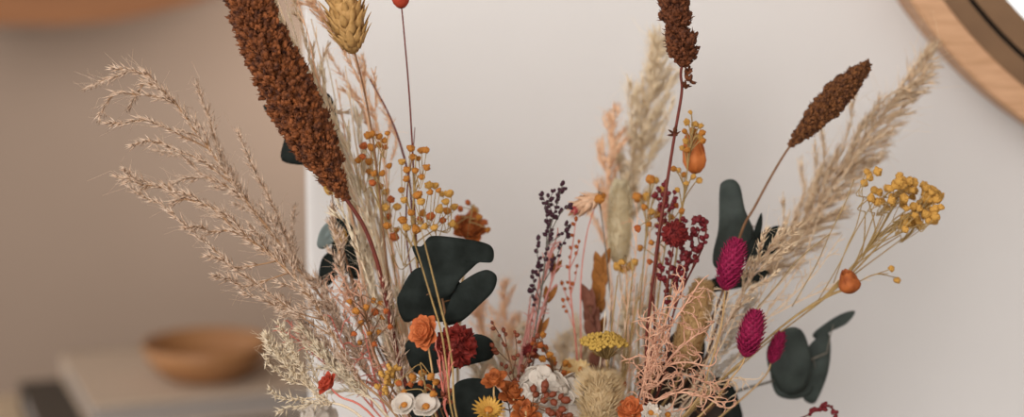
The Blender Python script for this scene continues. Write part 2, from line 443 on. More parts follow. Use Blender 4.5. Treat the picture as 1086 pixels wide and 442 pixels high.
def bud_spray(name, label, trunk, buds, Y=0., col='gold', sm='goldstem', r=1.1, size=4.5, depth=.02, group=None, fork=.35, base=True, cat='flower', extra=(), sub=0):
    """trunk photo points (top first); buds (x, y[, radius]); each bud on its own twig that leaves the trunk lower down"""
    k = K(Y); pm = path(trunk, Y); t = start(name, label, cat, pm, group)
    nimg = (len(trunk) - 1) * 6; top = pm[:nimg + 1]
    m = MB(); m.tube(pm, [(.5 + .5 * min(1, i / nimg)) * r * k for i in range(len(pm))])
    ends = []; hubs = []; tl = (top[0] - top[-1]).length
    def join(p, f):
        best = min(range(len(top)), key=lambda i: abs((top[i] - p).length - f) + (0 if top[i].z < p.z else 1))
        return top[best], (top[max(best - 1, 0)] - top[min(best + 1, nimg)]).normalized()
    def twig(q, d, p, ra, rb):
        mid = q + d * (p - q).length * .5 + (p - q) * .1
        c = catmull([q, q.lerp(mid, .75), p.lerp(mid, .25) + (p - mid) * .12, p], 4)
        m.tube(c, ra * r * k, rb * r * k, 4); return (c[-1] - c[-3]).normalized()
    pb = [(P(b[0], b[1], Y + random.uniform(-depth, depth)), b[2] if len(b) > 2 else size * random.uniform(.85, 1.15)) for b in buds]
    if sub:                                                   # side branches that carry a few buds each
        step = len(pb) / sub; seeds = [pb[int(i * step)][0] for i in range(sub)]; own = [[] for _ in seeds]
        for p, sz in pb: own[min(range(sub), key=lambda i: (seeds[i] - p).length)].append((p, sz))
        for g in own:
            c = sum((p for p, _ in g), V((0, 0, 0))) / len(g); q, d = join(c, fork * tl * random.uniform(.7, 1.5))
            h = c + (q - c).normalized() * (7 * k + max((p - c).length for p, _ in g) * .9) + rnd(1.5 * k)
            hd = twig(q, d, h, .8, .6)
            for p, sz in g: ends.append((p, twig(h, hd, p, .5, .4), sz))
    else:
        for p, sz in pb:
            q, d = join(p, fork * tl * random.uniform(.7, 1.2)); ends.append((p, twig(q, d, p, .75, .42), sz))
    for e in extra: m.tube(catmull([P(x, y, Y) for x, y in e], 5), .6 * r * k, .6 * r * k, 4)
    m.part('branching_stem', M[sm], t)
    for p, d, sz in ends:
        c = col if isinstance(col, str) else random.choice(col)
        child('bud', random.choice(BUD[c]), t, p - t.location + d * sz * k * .5, quat(d + rnd(.3)), sz * k * random.uniform(.9, 1.1))
    return t

def berry_sprig(name, label, trunk, strands, Y=0., col='plum', sm='greystem', r=.9, size=2.2, gap=5., off=3.5, depth=.012, group=None, cat='flower', most=95):
    k = K(Y); pm = path(trunk, Y); t = start(name, label, cat, pm, group)
    m = MB(); m.tube(pm, [(.5 + .5 * min(1, i / 18)) * r * k for i in range(len(pm))])
    nimg = (len(trunk) - 1) * 6; spots = []
    allq = [pm[:max(8, int(nimg * .6))]]
    for s in strands:
        yj = random.uniform(-depth, depth); nb = len(s)
        q = [P(x, y, Y + yj * (1 - i / max(1, nb - 1))) for i, (x, y) in enumerate(s)]
        q[-1] = min(pm[:nimg + 1], key=lambda v: (v - q[-1]).length)
        q = catmull(q, 5); m.tube(q, .4 * r * k, .75 * r * k, 4); allq.append(q[:int(len(q) * .85)])
    for q in allq:
        acc = 0
        spots.append((q[0], (q[0] - q[1]).normalized()))
        for i in range(len(q) - 1):
            acc += (q[i + 1] - q[i]).length
            while acc > gap * k:
                acc -= gap * k * random.uniform(.7, 1.3)
                d = (q[i] - q[i + 1]).normalized(); _, a, b = frame(d); an = random.uniform(0, 6.28)
                o = (a * math.cos(an) + b * math.sin(an)) * .8 + d * .5
                p = q[i] + o * off * k * random.uniform(.6, 1.2)
                m.tube([q[i], q[i].lerp(p, .5) + d * .4 * k, p], .3 * k, .25 * k, 3); spots.append((p, o))
    m.part('branching_stem', M[sm], t)
    random.shuffle(spots)
    for p, d in spots[:most]:
        child('bud', random.choice(BERRY[col]), t, p - t.location, quat(d), size * k * random.uniform(.75, 1.2))
    return t

def stem_tube(t, pth, k, r, mt, r0=None):
    m = MB(); n = len(pth); m.tube(pth, [((r0 or r * .7) + (r - (r0 or r * .7)) * min(1, i / (n * .5))) * k for i in range(n)], n=6); return m.part('stem', M[mt], t)

def seedhead(name, label, axis, radii, stem, Y=0., mt='sorg', sm='redstem', lump=4.2, rs=2., dens=1., ragged=.25, cat='flower', elong=1.3):
    """axis photo points from tip to foot with radius per point: a head of packed seed clusters"""
    k = K(Y); full = list(axis) + list(stem); pm = path(full, Y)
    t = start(name, label, cat, pm)
    na = (len(axis) - 1) * 6; ap = pm[:na + 1]
    stem_tube(t, pm[max(0, na - 14):], k, rs, sm)
    def rad(i):
        j = i / 6; a = int(j); b = min(a + 1, len(radii) - 1); return (radii[a] + (radii[b] - radii[a]) * (j - a)) * k
    m = MB(); m.tube(ap, [max(.3 * k, rad(i) * .72) for i in range(na + 1)], n=12)
    lens = [0]
    for i in range(na): lens.append(lens[-1] + (ap[i + 1] - ap[i]).length)
    tot = lens[-1]; x = 0; ga = 0
    while x < tot:
        i = max(j for j in range(na) if lens[j] <= x); f = (x - lens[i]) / (lens[i + 1] - lens[i] + 1e-9)
        c = ap[i].lerp(ap[i + 1], f); d = (ap[i] - ap[i + 1]).normalized(); R = rad(i) * (1 - f) + rad(i + 1) * f
        _, a, b = frame(d); ga += 2.39996 + random.uniform(-.2, .2)
        o = a * math.cos(ga) + b * math.sin(ga)
        L = lump * k * random.uniform(.75, 1.3) * min(1, .4 + R / (14 * k))
        p = c + o * R * (1 - ragged * .5 + ragged * random.random())
        ax = (d * .75 + o * .8 + rnd(.25)).normalized(); _, s1, s2 = frame(ax)
        m.blob(p, s1 * L * .6, s2 * L * .6, ax * L * elong * .8, 6, 5, .2)
        for _ in range(4):
            g = p + (o * .55 + rnd(.75)) * L * .75; q = L * random.uniform(.26, .42)
            gx = (d * .8 + o + rnd(.5)).normalized(); _, s1, s2 = frame(gx)
            m.blob(g, s1 * q, s2 * q, gx * q * 1.5, 5, 4, .2)
        for _ in range(5): m.spk(p + (o * .5 + rnd(.7)) * L * .7, d * .7 + o * .8 + rnd(.5), L * random.uniform(.7, 1.3), L * .13)
        x += (lump * k) ** 2 * .62 / dens / max(2 * PI * R * .16, lump * k * .5) * .16
    m.part('seed_head', M[mt], t)
    return t

def scalehead(name, label, tip, foot, wid, stem, Y=0., mt='phal_m', sm='tanstem', rows=13, L=9, Wd=6.5, rs=1.2, collar=False, spread=.55, cat='flower'):
    """egg-shaped head of overlapping pointed scales"""
    k = K(Y); a, b = P(*tip, Y), P(*foot, Y)
    pm = path([foot] + list(stem), Y); t = start(name, label, cat, pm)
    stem_tube(t, pm, k, rs, sm)
    d = (a - b); ln = d.length; d.normalize(); _, s1, s2 = frame(d)
    R = wid * .5 * k
    m = MB(); c = b.lerp(a, .5); m.blob(c, s1 * R * .72, s2 * R * .72, d * ln * .48, 14, 10)
    n = int(rows * 11); ga = 0
    for i in range(n):
        u = (i + .5) / n; th = PI * (.04 + .93 * u); ga += 2.39996
        rr = math.sin(th) ** .8 * R * .8; z = (1 - math.cos(th)) * .5
        o = s1 * math.cos(ga) + s2 * math.sin(ga)
        p = b + d * ln * (z * .96 - .02) + o * rr
        up = (d * (1 - .0 * u) + o * (spread * (1 - z * .6)) + rnd(.24 if collar is False else .06))
        sc = random.uniform(.8, 1.15)
        m.petal(p - up.normalized() * L * k * .35, up, o * -1 + d * .2, L * k * sc, Wd * k * sc, .35, -.1, .8, 4, 2)
    m.part('flower_head', M[mt], t, solid=.00018)
    if collar:
        m = MB()
        for i in range(9):
            ga = 2 * PI * i / 9; o = s1 * math.cos(ga) + s2 * math.sin(ga)
            m.petal(b - d * 1.5 * k, d * .8 + o * .9, d * .8 - o, 19 * k, 14 * k, .35, .25, .6, 5, 4)
        m.part('bract_collar', M[mt], t, solid=.0003)
    return t

def hairhead(name, label, tip, foot, wid, stem, Y=0., mt='bunny', sm='tanstem', n=1500, hl=9, rs=1.3, cat='grass', out=.55):
    k = K(Y); a, b = P(*tip, Y), P(*foot, Y)
    pm = path([foot] + list(stem), Y); t = start(name, label, cat, pm); stem_tube(t, pm, k, rs, sm)
    d = (a - b); ln = d.length; d.normalize(); _, s1, s2 = frame(d); R = wid * .5 * k
    m = MB(); m.blob(b.lerp(a, .5), s1 * R * .68, s2 * R * .68, d * ln * .47, 14, 10)
    for i in range(n):
        th = PI * (.03 + .94 * random.random()); ga = random.uniform(0, 2 * PI)
        o = s1 * math.cos(ga) + s2 * math.sin(ga)
        p = b + d * ln * (1 - math.cos(th)) * .5 + o * math.sin(th) ** .8 * R * .66
        m.spk(p, d + o * out + rnd(.22), hl * k * random.uniform(.7, 1.2), .42 * k)
    m.part('furry_head', M[mt], t); return t

def rose(name, label, c, rad, face, stem, Y=0., mt='rose_r', sm='tanstem', petals=34, squash=.8, open_=.9, cat='flower', rs=1.4, extra=None):
    """dried bloom: spiral of cupped petals round the facing direction"""
    k = K(Y); p = P(*c, Y); pm = path([c] + list(stem), Y); t = start(name, label, cat, pm); stem_tube(t, pm, k, rs, sm)
    d = V(face).normalized(); _, s1, s2 = frame(d); R = rad * k
    m = MB(); m.blob(p - d * R * .1, s1 * R * .55, s2 * R * .55, d * R * .55, 12, 8)
    for i in range(petals):
        u = (i + .5) / petals; ga = i * 2.39996
        o = s1 * math.cos(ga) + s2 * math.sin(ga)
        tilt = u ** .8 * open_
        dirn = d * math.cos(tilt) + o * math.sin(tilt)
        base = p - d * R * .62 * squash + o * R * (.05 + .38 * u)
        nrm = (d * math.sin(tilt) - o * math.cos(tilt))
        m.petal(base, dirn, nrm, R * (1.25 - .15 * u) * random.uniform(.9, 1.08), R * (.55 + .55 * u), .35, .1 - .35 * u, .05, 6, 5)
    m.part('petal_cup', M[mt], t, solid=.0004)
    if extra: extra(t, p, d, s1, s2, R, k)
    return t

def globe(name, label, c, rad, stem, Y=0., mt='globe', sm='redstem', cat='flower', n=190, L=.42, rs=1.2, zs=1., wd=.8):
    k = K(Y); p = P(*c, Y); pm = path([c] + list(stem), Y); t = start(name, label, cat, pm); stem_tube(t, pm, k, rs, sm)
    R = rad * k; m = MB(); m.blob(p, V((R * .75, 0, 0)), V((0, R * .75, 0)), V((0, 0, R * .75 * zs)), 14, 10)
    for i in range(n):
        z = 1 - 2 * (i + .5) / n; r = math.sqrt(1 - z * z); a = i * 2.39996
        o = V((r * math.cos(a), r * math.sin(a), z * zs)); x = rnd(1).normalized(); nn = (x - o * x.dot(o))
        m.petal(p + o * R * .62, o + nn * .5, nn.cross(o) + rnd(.3), R * L * random.uniform(.8, 1.15), R * L * wd, .4, .3, .3, 3, 2)
    m.part('flower_head', M[mt], t, solid=.0003); return t

def leaf(m, outline, Y, k, tilt=(0, 0), cup=.10, fold=.0, dy=0., rings=5, wav=1.6):
    """an organic leaf blade: smooth outline, filled in rings, bent in depth"""
    pts = catmull([V((x, y, 0)) for x, y in outline], 4, True); n = len(pts)
    c = sum(pts, V((0, 0, 0))) / n; rmax = max((p - c).length for p in pts); ph = random.uniform(0, 6)
    vs = []
    for r in range(rings):
        f = 1 - r / rings
        for p in pts:
            q = c + (p - c) * f; dx, dyy = (q.x - c.x), (q.y - c.y)
            rr = (dx * dx + dyy * dyy) / (rmax * rmax)
            off = tilt[0] * dx + tilt[1] * dyy + cup * rr * rmax + fold * abs(dx) + wav * math.sin(dx * .16 + ph) + wav * math.sin(dyy * .13 + dx * .05 + ph * 2)
            vs.append(P(q.x, q.y, Y + dy + off * k))
    vs.append(P(c.x, c.y, Y + dy)); fs = []
    for r in range(rings - 1):
        for i in range(n):
            a = r * n + i; b = r * n + (i + 1) % n; fs.append((a, b, b + n, a + n))
    for i in range(n): fs.append(((rings - 1) * n + i, (rings - 1) * n + (i + 1) % n, rings * n))
    m.add(vs, fs)

def eucalyptus(name, label, stem, leaves, Y=0., mt='leaf', sm='brownstem', rs=1.8, nodes=(), base=True):
    k = K(Y); pm = path(stem, Y); t = start(name, label, 'leaves', pm); stem_tube(t, pm, k, rs, sm, 1.0)
    for L in leaves:
        o = L['o']; m = MB(); leaf(m, o, Y, k, L.get('tilt', (random.uniform(-.3, .3), random.uniform(-.4, .4))), L.get('cup', .12), L.get('fold', 0), L.get('dy', random.uniform(-.012, .012)))
        q = m.part('leaf', M[L.get('mt', mt)], t, solid=.0005, label=L.get('label'))
        # a short stalk from the leaf to the stem
        cx = sum(p[0] for p in o) / len(o); cy = sum(p[1] for p in o) / len(o)
        c = P(cx, cy, Y + .002); s = min(pm[:(len(stem) - 1) * 6 + 1], key=lambda v: (v - c).length)
        m = MB(); m.tube(catmull([s, s.lerp(c, .5) + V((0, .002, 0)), c], 3), .9 * k, .5 * k, 4); child('stalk', m.mesh('leaf_stalk', M[sm], t.location), q)
    return t

def curls(m, p, d, k, L, r, turn=.5, n=9, kids=2, lvl=0):
    pts = [p]; ax = rnd(1).normalized(); d = d.normalized()
    for i in range(n):
        ax = (ax + rnd(.5)).normalized(); d = (d + ax.cross(d) * turn * random.uniform(.2, 1)).normalized()
        pts.append(pts[-1] + d * L * k / n)
    m.tube(catmull(pts, 2), r * k, r * k * .6, 4)
    if lvl < 1:
        for _ in range(kids):
            i = random.randrange(2, n); curls(m, pts[i], (pts[i] - pts[i - 1]).normalized() + rnd(.8), k, L * random.uniform(.4, .7), r * .85, turn, 7, 0, lvl + 1)

def fern(name, label, stems, Y=0., mt='pinkfern', L=24, r=1.0, gap=9, turn=.5, depth=.02, cat='fern', group=None, wide=.9, kids=2):
    """feathery fern: several thin fronds that leave one foot, each with curling threads"""
    k = K(Y); pm = path(stems[0], Y); t = start(name, label, cat, pm, group); root = None
    for j, s in enumerate(stems):
        yj = random.uniform(-depth, depth)
        if j == 0: q = pm
        else:
            q = catmull([P(x, y, Y + yj * (1 - i / max(1, len(s) - 1))) for i, (x, y) in enumerate(s)], 6)
            e = min(pm, key=lambda v: (v - q[-1]).length); q.append(e)
        ni = (len(s) - 1) * 6
        m = MB(); m.tube(q, r * .8 * k, r * 1.25 * k, 5); acc = 0
        for i in range(1, ni):
            acc += (q[i] - q[i - 1]).length
            while acc > gap * k:
                acc -= gap * k; d = (q[i - 1] - q[i]).normalized(); _, a, b = frame(d); an = random.uniform(0, 6.28)
                curls(m, q[i], d * .9 + (a * math.cos(an) + b * math.sin(an)) * wide, k, L * random.uniform(.6, 1.2), r * .8, turn, kids=kids)
        curls(m, q[0], (q[0] - q[2]), k, L * .7, r * .8, turn, kids=1)
        m.part('frond', M[mt], t)
    return t

def stalk(name, label, pts, Y=0., r=1.2, sm='tanstem', cat='stem', group=None, knots=0):
    k = K(Y); pm = path(pts, Y); t = start(name, label, cat, pm, group); m = MB()
    m.tube(pm, [(.45 + .55 * min(1, i / 14)) * r * k for i in range(len(pm))]); m.part('stalk', M[sm], t)
    if knots:
        n = (len(pts) - 1) * 6
        for j in range(knots):
            i = random.randrange(1, n); d = (pm[i - 1] - pm[i]).normalized()
            m = MB(); m.petal(pm[i], d + rnd(.35), rnd(1), random.uniform(10, 18) * k, 2.4 * k, .3, .1, .9, 4, 2); m.part('blade', M[sm], t)
    return t
# ================================================================== the bouquet
# rust sorghum at the upper left, brown sorghum at the upper right, brown spike in the middle
seedhead('sorghum', 'thick rust-brown sorghum head cut off by the top edge, leaning over the dark leaves', [(250, -40), (266, 10), (283, 50), (300, 84), (318, 122), (336, 156), (350, 182), (368, 212)], [14, 17, 18, 19.5, 19.5, 17, 9, 2.2],
         [(385, 238), (397, 268), (406, 302), (416, 350), (428, 400), (450, 450)], Y=-.03, mt='sorg', lump=5.2, rs=2.6, dens=.95, ragged=.5, elong=1.5)
seedhead('sorghum', 'slim dark brown sorghum head leaning beside the pale plume, against the bare wall', [(922, 66), (910, 78), (890, 98), (868, 122), (850, 142), (838, 155)], [2, 6, 10, 9, 5, 1.6],
         [(829, 168), (815, 192), (800, 220), (787, 244), (770, 300), (745, 360), (710, 430)], Y=.02, mt='sorg_b', sm='brownstem', lump=3.6, rs=1.5, ragged=.4)
seedhead('flower_spike', 'lumpy dark brown flower spike on a straight red stem, rising above the cream plume', [(710, -24), (715, -6), (714, 8), (719, 20), (717, 32), (722, 46), (725, 56), (723, 70)], [8, 10, 9, 8, 5, 11, 9, 2],
         [(722, 80), (723, 98), (716, 140), (708, 190), (700, 240), (692, 300), (686, 350), (675, 430)], Y=-.02, mt='spike', lump=5.4, rs=1.9, ragged=.7, elong=1.5)
t = bpy.data.objects['flower_spike']; kk = K(-.02)
for (x, y) in ((729, 78), (727, 92), (731, 86), (724, 70), (716, 142)):
    m = MB()
    for _ in range(9):
        d = rnd(1) + V((0, 0, .8)); m.petal(P(x, y, -.02) + rnd(1.5 * kk), d, rnd(1), 8 * kk, 5 * kk, .3, .2, .5, 3, 2)
    m.part('floret', M['spike'], t, solid=.0003)

# canary grass heads
scalehead('canary_grass', 'ochre scaly seed head with a bract collar near the top edge', (361, -12), (374, 50), 50, [(378, 62), (387, 100), (396, 150), (402, 200), (408, 260), (418, 340), (440, 430)], Y=-.02, mt='phal', sm='brownstem', rows=7, L=21, Wd=11, rs=1.3, collar=True, spread=.55)
scalehead('canary_grass', 'magenta scaly flower head in front of the long grey-green leaf', (783, 252), (769, 305), 34, [(768, 320), (764, 350), (752, 390), (730, 435)], Y=-.03, rows=22, L=7, Wd=4.4, spread=.8)
scalehead('canary_grass', 'magenta scaly flower head below the other, touching the golden twigs', (803, 328), (791, 376), 33, [(786, 388), (772, 405), (745, 438)], Y=-.035, rows=22, L=7, Wd=4.4, spread=.8)
scalehead('canary_grass', 'small dull magenta flower head against the round green leaf', (829, 352), (818, 383), 19, [(812, 398), (790, 420), (760, 445)], Y=.0, rows=12, L=6, Wd=4.5)

# bunny tails and fluff
hairhead('bunny_tail_grass', 'pale cream furry bunny tail standing upright in front of the peach plume', (658, 196), (656, 282), 32, [(658, 300), (664, 350), (668, 400), (660, 440)], Y=.055, n=1900)
hairhead('bunny_tail_grass', 'tan furry bunny tail half hidden behind the curly pink fern', (746, 302), (722, 392), 42, [(715, 410), (690, 445)], Y=.015, mt='bunny_t', n=2200)
hairhead('bunny_tail_grass', 'fluffy beige ball of fine hairs low beside the white hydrangea', (637, 400), (633, 452), 56, [(632, 465)], Y=-.06, mt='fluff', n=2600, hl=17, out=1.1)

# ------------------------------------------------------------ pampas plumes
plume('pampas_grass', 'tall beige plume arching out furthest with a drooping tip on the shaded wall side',
      [(122, 73), (140, 75), (157, 81), (172, 95), (187, 110), (204, 135), (222, 158), (249, 197), (270, 224), (292, 252), (313, 281), (335, 307), (360, 345), (392, 400), (430, 440)],
      [[(107, 122), (113, 108), (127, 99), (142, 100), (162, 102), (187, 110)], [(139, 110), (147, 97), (155, 88), (172, 95)], [(117, 131), (135, 130), (152, 127), (167, 132), (187, 141), (210, 152), (222, 160)],
       [(143, 153), (155, 150), (172, 152), (186, 160), (205, 166), (222, 176), (249, 199)], [(170, 161), (183, 163), (197, 168), (207, 178), (217, 187), (237, 195), (255, 210), (270, 226)],
       [(95, 92), (108, 86), (120, 82), (140, 75)], [(210, 92), (214, 105), (222, 125), (228, 148), (240, 178), (249, 197)], [(254, 143), (262, 162), (272, 186), (283, 204), (297, 236), (311, 268), (322, 285), (340, 312)],
       [(228, 150), (238, 170), (250, 192), (262, 212), (280, 240), (292, 256)], [(183, 195), (198, 190), (215, 188), (230, 192), (250, 204), (268, 222)], [(312, 225), (310, 240), (311, 262), (318, 284)]],
      Y=-.01, L=12, step=2.3, auto=26, alen=40, w=.85, upto=.95)
plume('pampas_grass', 'lower beige plume spreading over the wooden bowl below the arching one',
      [(127, 188), (147, 192), (170, 198), (190, 208), (210, 215), (227, 222), (247, 240), (264, 254), (284, 268), (304, 286), (322, 305), (345, 340), (378, 398), (420, 440)],
      [[(141, 201), (155, 210), (172, 217), (190, 233), (210, 250), (224, 262), (250, 285), (275, 303), (300, 322), (326, 340), (352, 365)], [(134, 181), (142, 190), (150, 196), (165, 205)], [(222, 272), (236, 276), (252, 284), (275, 298)],
       [(230, 293), (246, 297), (262, 303), (285, 312)], [(198, 243), (212, 240), (225, 246), (240, 256)], [(236, 226), (246, 232), (258, 246), (272, 258)], [(262, 312), (280, 318), (302, 328), (330, 345)], [(266, 240), (275, 252), (286, 266)]],
      Y=-.048, L=12, step=2.3, auto=26, alen=38, upto=.95, w=.9)
plume('pampas_grass', 'short beige plume rising steeply next to the white wall corner', [(352, 222), (354, 238), (358, 258), (362, 282), (370, 310), (384, 350), (408, 410), (440, 445)], [], Y=-.015, L=11, step=2.2, auto=18, alen=32, upto=.9)
plume('pampas_grass', 'bleached cream feathery tuft curling out lowest, in front of the wooden bowl', [(284, 358), (291, 368), (302, 384), (318, 402), (345, 424), (390, 448)],
      [[(281, 380), (290, 390), (305, 402), (325, 412)], [(288, 414), (296, 420), (310, 424), (335, 424)], [(296, 436), (306, 432), (322, 430), (345, 430)], [(302, 358), (308, 372), (316, 388), (326, 405)], [(322, 352), (326, 372), (334, 396), (348, 420)], [(296, 345), (306, 362), (318, 384), (330, 402)]],
      Y=-.05, L=10, step=2.4, auto=14, alen=30, mp='bleach', ms='bleach', upto=.9, spread=.7, droop=-.1)
plume('pampas_grass', 'long blurred beige plume slanting up towards the round mirror',
      [(990, 54), (976, 72), (962, 92), (945, 112), (925, 138), (902, 170), (880, 200), (858, 232), (838, 258), (815, 285), (785, 325), (745, 385), (700, 440)],
      [[(955, 96), (940, 104), (925, 120), (912, 142), (895, 172)], [(966, 108), (950, 122), (930, 146), (908, 172)], [(940, 142), (922, 154), (902, 175), (884, 200)], [(905, 108), (902, 125), (896, 150), (882, 186), (868, 215)],
       [(872, 142), (874, 165), (868, 192), (856, 225)], [(926, 176), (905, 190), (884, 208), (862, 232)], [(850, 180), (852, 205), (845, 236), (836, 256)], [(890, 222), (872, 234), (852, 248), (835, 265)], [(830, 216), (832, 236), (828, 260), (815, 283)],
       [(865, 160), (866, 185), (860, 212), (848, 240)], [(915, 158), (900, 178), (880, 204), (860, 228)]],
      Y=.08, L=17, step=4.2, auto=120, alen=58, mp='pampas_r', ms='pampas_r', upto=.82, spread=.22, w=.75, tw=.55)
plume('pampas_grass', 'blurred cream plume behind the lumpy brown flower spike', [(700, 40), (698, 62), (692, 90), (684, 122), (678, 158), (672, 200), (668, 250), (664, 320), (655, 430)],
      [[(668, 92), (670, 120), (672, 150), (674, 180)], [(716, 82), (706, 104), (696, 130), (684, 160)], [(650, 158), (656, 180), (664, 205), (668, 235)], [(712, 112), (704, 136), (694, 160), (680, 190)], [(694, 142), (690, 170), (682, 200)]],
      Y=.12, L=18, step=4.2, auto=80, alen=52, mp='pampas_pale', ms='pampas_pale', upto=.75, spread=.3, w=.8, tw=.55)
plume('pampas_grass', 'thin peach plume rising behind the cream bunny tail', [(652, 120), (650, 150), (645, 185), (644, 225), (646, 280), (650, 340), (640, 430)], [], Y=.10, L=14, step=2.2, auto=18, alen=48, mp='pampas_peach', ms='pampas_peach', upto=.7, spread=.25)
plume('pampas_grass', 'peach plume behind the ochre scaly seed head at the top edge', [(300, -30), (318, -8), (338, 14), (358, 44), (376, 76), (392, 110), (404, 150), (412, 210), (420, 300), (440, 420)],
      [[(326, -16), (336, 2), (350, 24), (364, 50)], [(344, -14), (352, 8), (364, 34), (380, 70)], [(384, 66), (396, 90), (410, 122), (420, 150), (428, 190)], [(350, 60), (362, 78), (376, 98), (390, 116)], [(372, 96), (382, 112), (394, 136), (404, 160)]],
      Y=.045, L=12, step=4.2, auto=16, alen=52, mp='pampas_peach', ms='pampas_peach', upto=.75, spread=.3, w=.9)
plume('pampas_grass', 'golden grass stalk running along the edge of the rust sorghum head', [(280, -14), (296, 16), (312, 46), (326, 72), (340, 98), (356, 130), (372, 165), (390, 215), (404, 270), (424, 360), (445, 430)], [], Y=.01, L=18, step=3.5, auto=12, alen=40, mp='pampas_pale', ms='pampas_pale', upto=.8, spread=.16, r=1.6)
plume('pampas_grass', 'golden grass stalk with drooping spikelets between the sorghum and the ochre head', [(306, -14), (318, 20), (326, 52), (334, 84), (346, 118), (360, 150), (378, 196), (396, 260), (416, 350), (440, 430)],
      [[(346, 52), (342, 66), (338, 84), (342, 102)], [(366, 118), (358, 118), (350, 116), (348, 124)]], Y=.015, L=14, step=4, auto=9, alen=36, mp='pampas_r', ms='pampas_r', upto=.8, spread=.2, r=1.4)
for lab, pts, y in (('cream grass stalk bending behind the sorghum stem', [(342, 110), (352, 145), (366, 190), (384, 250), (404, 330), (432, 430)], .02),
                    ('cream grass stalk crossing the small amber buds', [(362, 150), (372, 180), (386, 220), (400, 268), (416, 340), (442, 430)], .0),
                    ('cream grass stalk close to the ochre head stem', [(378, 128), (386, 165), (396, 210), (406, 260), (420, 340), (446, 430)], .03),
                    ('cream grass stalk beside the bluish leaf', [(350, 190), (360, 215), (374, 250), (390, 295), (410, 360), (436, 430)], -.02)):
    plume('pampas_grass', lab, pts, [], Y=y, L=20, step=6, auto=6, alen=46, mp='bleach', ms='pampas_r', upto=.85, spread=.13, r=1.3, w=1.1)
for lab, pts, y, mp in (('blurred peach grass behind the coral and crimson blooms', [(508, 318), (512, 345), (518, 380), (530, 430)], .12, 'pampas_peach'),
                    ('blurred peach grass between the crimson bloom and the dark berry sprig', [(534, 305), (536, 335), (540, 375), (545, 430)], .14, 'pampas_peach'),
                    ('blurred cream grass behind the yellow umbel', [(612, 345), (614, 370), (612, 400), (608, 436)], .12, 'pampas_pale'),
                    ('blurred cream grass low behind the amber berries', [(594, 362), (596, 385), (596, 410), (594, 440)], .12, 'pampas_pale'),
                    ('bleached grass standing between the leaf cluster and the pink sprig', [(530, 362), (532, 385), (534, 410), (535, 440)], .04, 'bleach'),
                    ('bleached grass tuft right behind the dark lowest leaf', [(510, 378), (512, 395), (514, 415), (515, 440)], .05, 'bleach')):
    plume('pampas_grass', lab, pts, [], Y=y, L=13, step=2.6, auto=10, alen=40, mp=mp, ms=mp, upto=.9, spread=.35)
plume('pampas_grass', 'white wispy seed grass behind the lower magenta flower head', [(800, 318), (786, 340), (772, 365), (752, 398), (720, 440)],
      [[(770, 322), (768, 345), (762, 372), (752, 398)], [(790, 372), (776, 382), (760, 394), (745, 408)], [(782, 345), (776, 358), (768, 374)], [(806, 350), (790, 362), (774, 376)]], Y=.02, L=13, step=2.2, auto=16, alen=36, mp='white', ms='bleach', upto=.85, spread=.5, w=.6)
plume('pampas_grass', 'tan grass tuft crossing the dark leaves beside the upper magenta head', [(846, 240), (830, 252), (815, 268), (798, 290), (780, 325), (755, 372), (720, 435)],
      [[(838, 262), (824, 270), (810, 282), (796, 298)], [(812, 246), (806, 262), (800, 280)], [(830, 240), (820, 256), (808, 276)], [(822, 290), (808, 300), (794, 310), (784, 322)]], Y=-.005, L=12, step=2.6, auto=14, alen=34, mp='pampas_r', ms='pampas', upto=.8, spread=.3)

for i, (x, y0, dx) in enumerate(((288, -16, 62), (296, -20, 60), (312, -10, 54), (330, 20, 40), (346, 60, 32), (356, 84, 30), (366, 70, 30), (374, 104, 28), (382, 90, 30), (390, 120, 26), (352, 110, 30), (362, 140, 26))):
    stalk('dry_stalk', 'fine curved straw strand in the sheaf beside the rust sorghum head', [(x, y0), (x + dx * .22 + random.uniform(-3, 3), y0 + 45), (x + dx * .5, y0 + 100), (x + dx + 8, y0 + 190), (418 + i * 1.5, 340), (446, 430)], random.uniform(-.01, .04), random.uniform(.9, 1.3), ['pampas_r', 'bleach', 'pampas_peach'][i % 3], group='fine straw strands beside the rust sorghum', knots=7)
for lab, pts, y, mp in (('beige plume filling the gap under the short steep plume', [(336, 296), (352, 326), (374, 362), (410, 425)], -.02, 'pampas'),
                    ('bleached plume under the coral rosebud stem', [(322, 348), (346, 382), (376, 412), (410, 440)], -.04, 'bleach'),
                    ('bleached plume rising beside the rust sorghum stem', [(386, 262), (396, 310), (408, 360), (428, 425)], .02, 'bleach'),
                    ('beige plume standing against the dark leaf cluster edge', [(404, 296), (414, 345), (424, 390), (440, 436)], -.03, 'pampas'),
                    ('beige plume beneath the lower spreading plume', [(300, 318), (326, 350), (354, 384), (400, 430)], -.035, 'pampas'),
                    ('bleached plume behind the curly pink fern', [(690, 300), (688, 340), (684, 385), (676, 436)], .05, 'bleach'),
                    ('bleached plume behind the yellow yarrow', [(664, 318), (664, 350), (660, 390), (654, 436)], .05, 'bleach'),
                    ('cream plume low behind the white hydrangea', [(556, 350), (556, 380), (556, 410), (556, 436)], .06, 'bleach'),
                    ('cream plume at the foot of the amber berries', [(622, 362), (622, 385), (620, 410), (616, 436)], .06, 'pampas_pale')):
    plume('pampas_grass', lab, pts, [], Y=y, L=12, step=2.3, auto=16, alen=36, mp=mp, ms=mp, upto=.95, spread=.4)

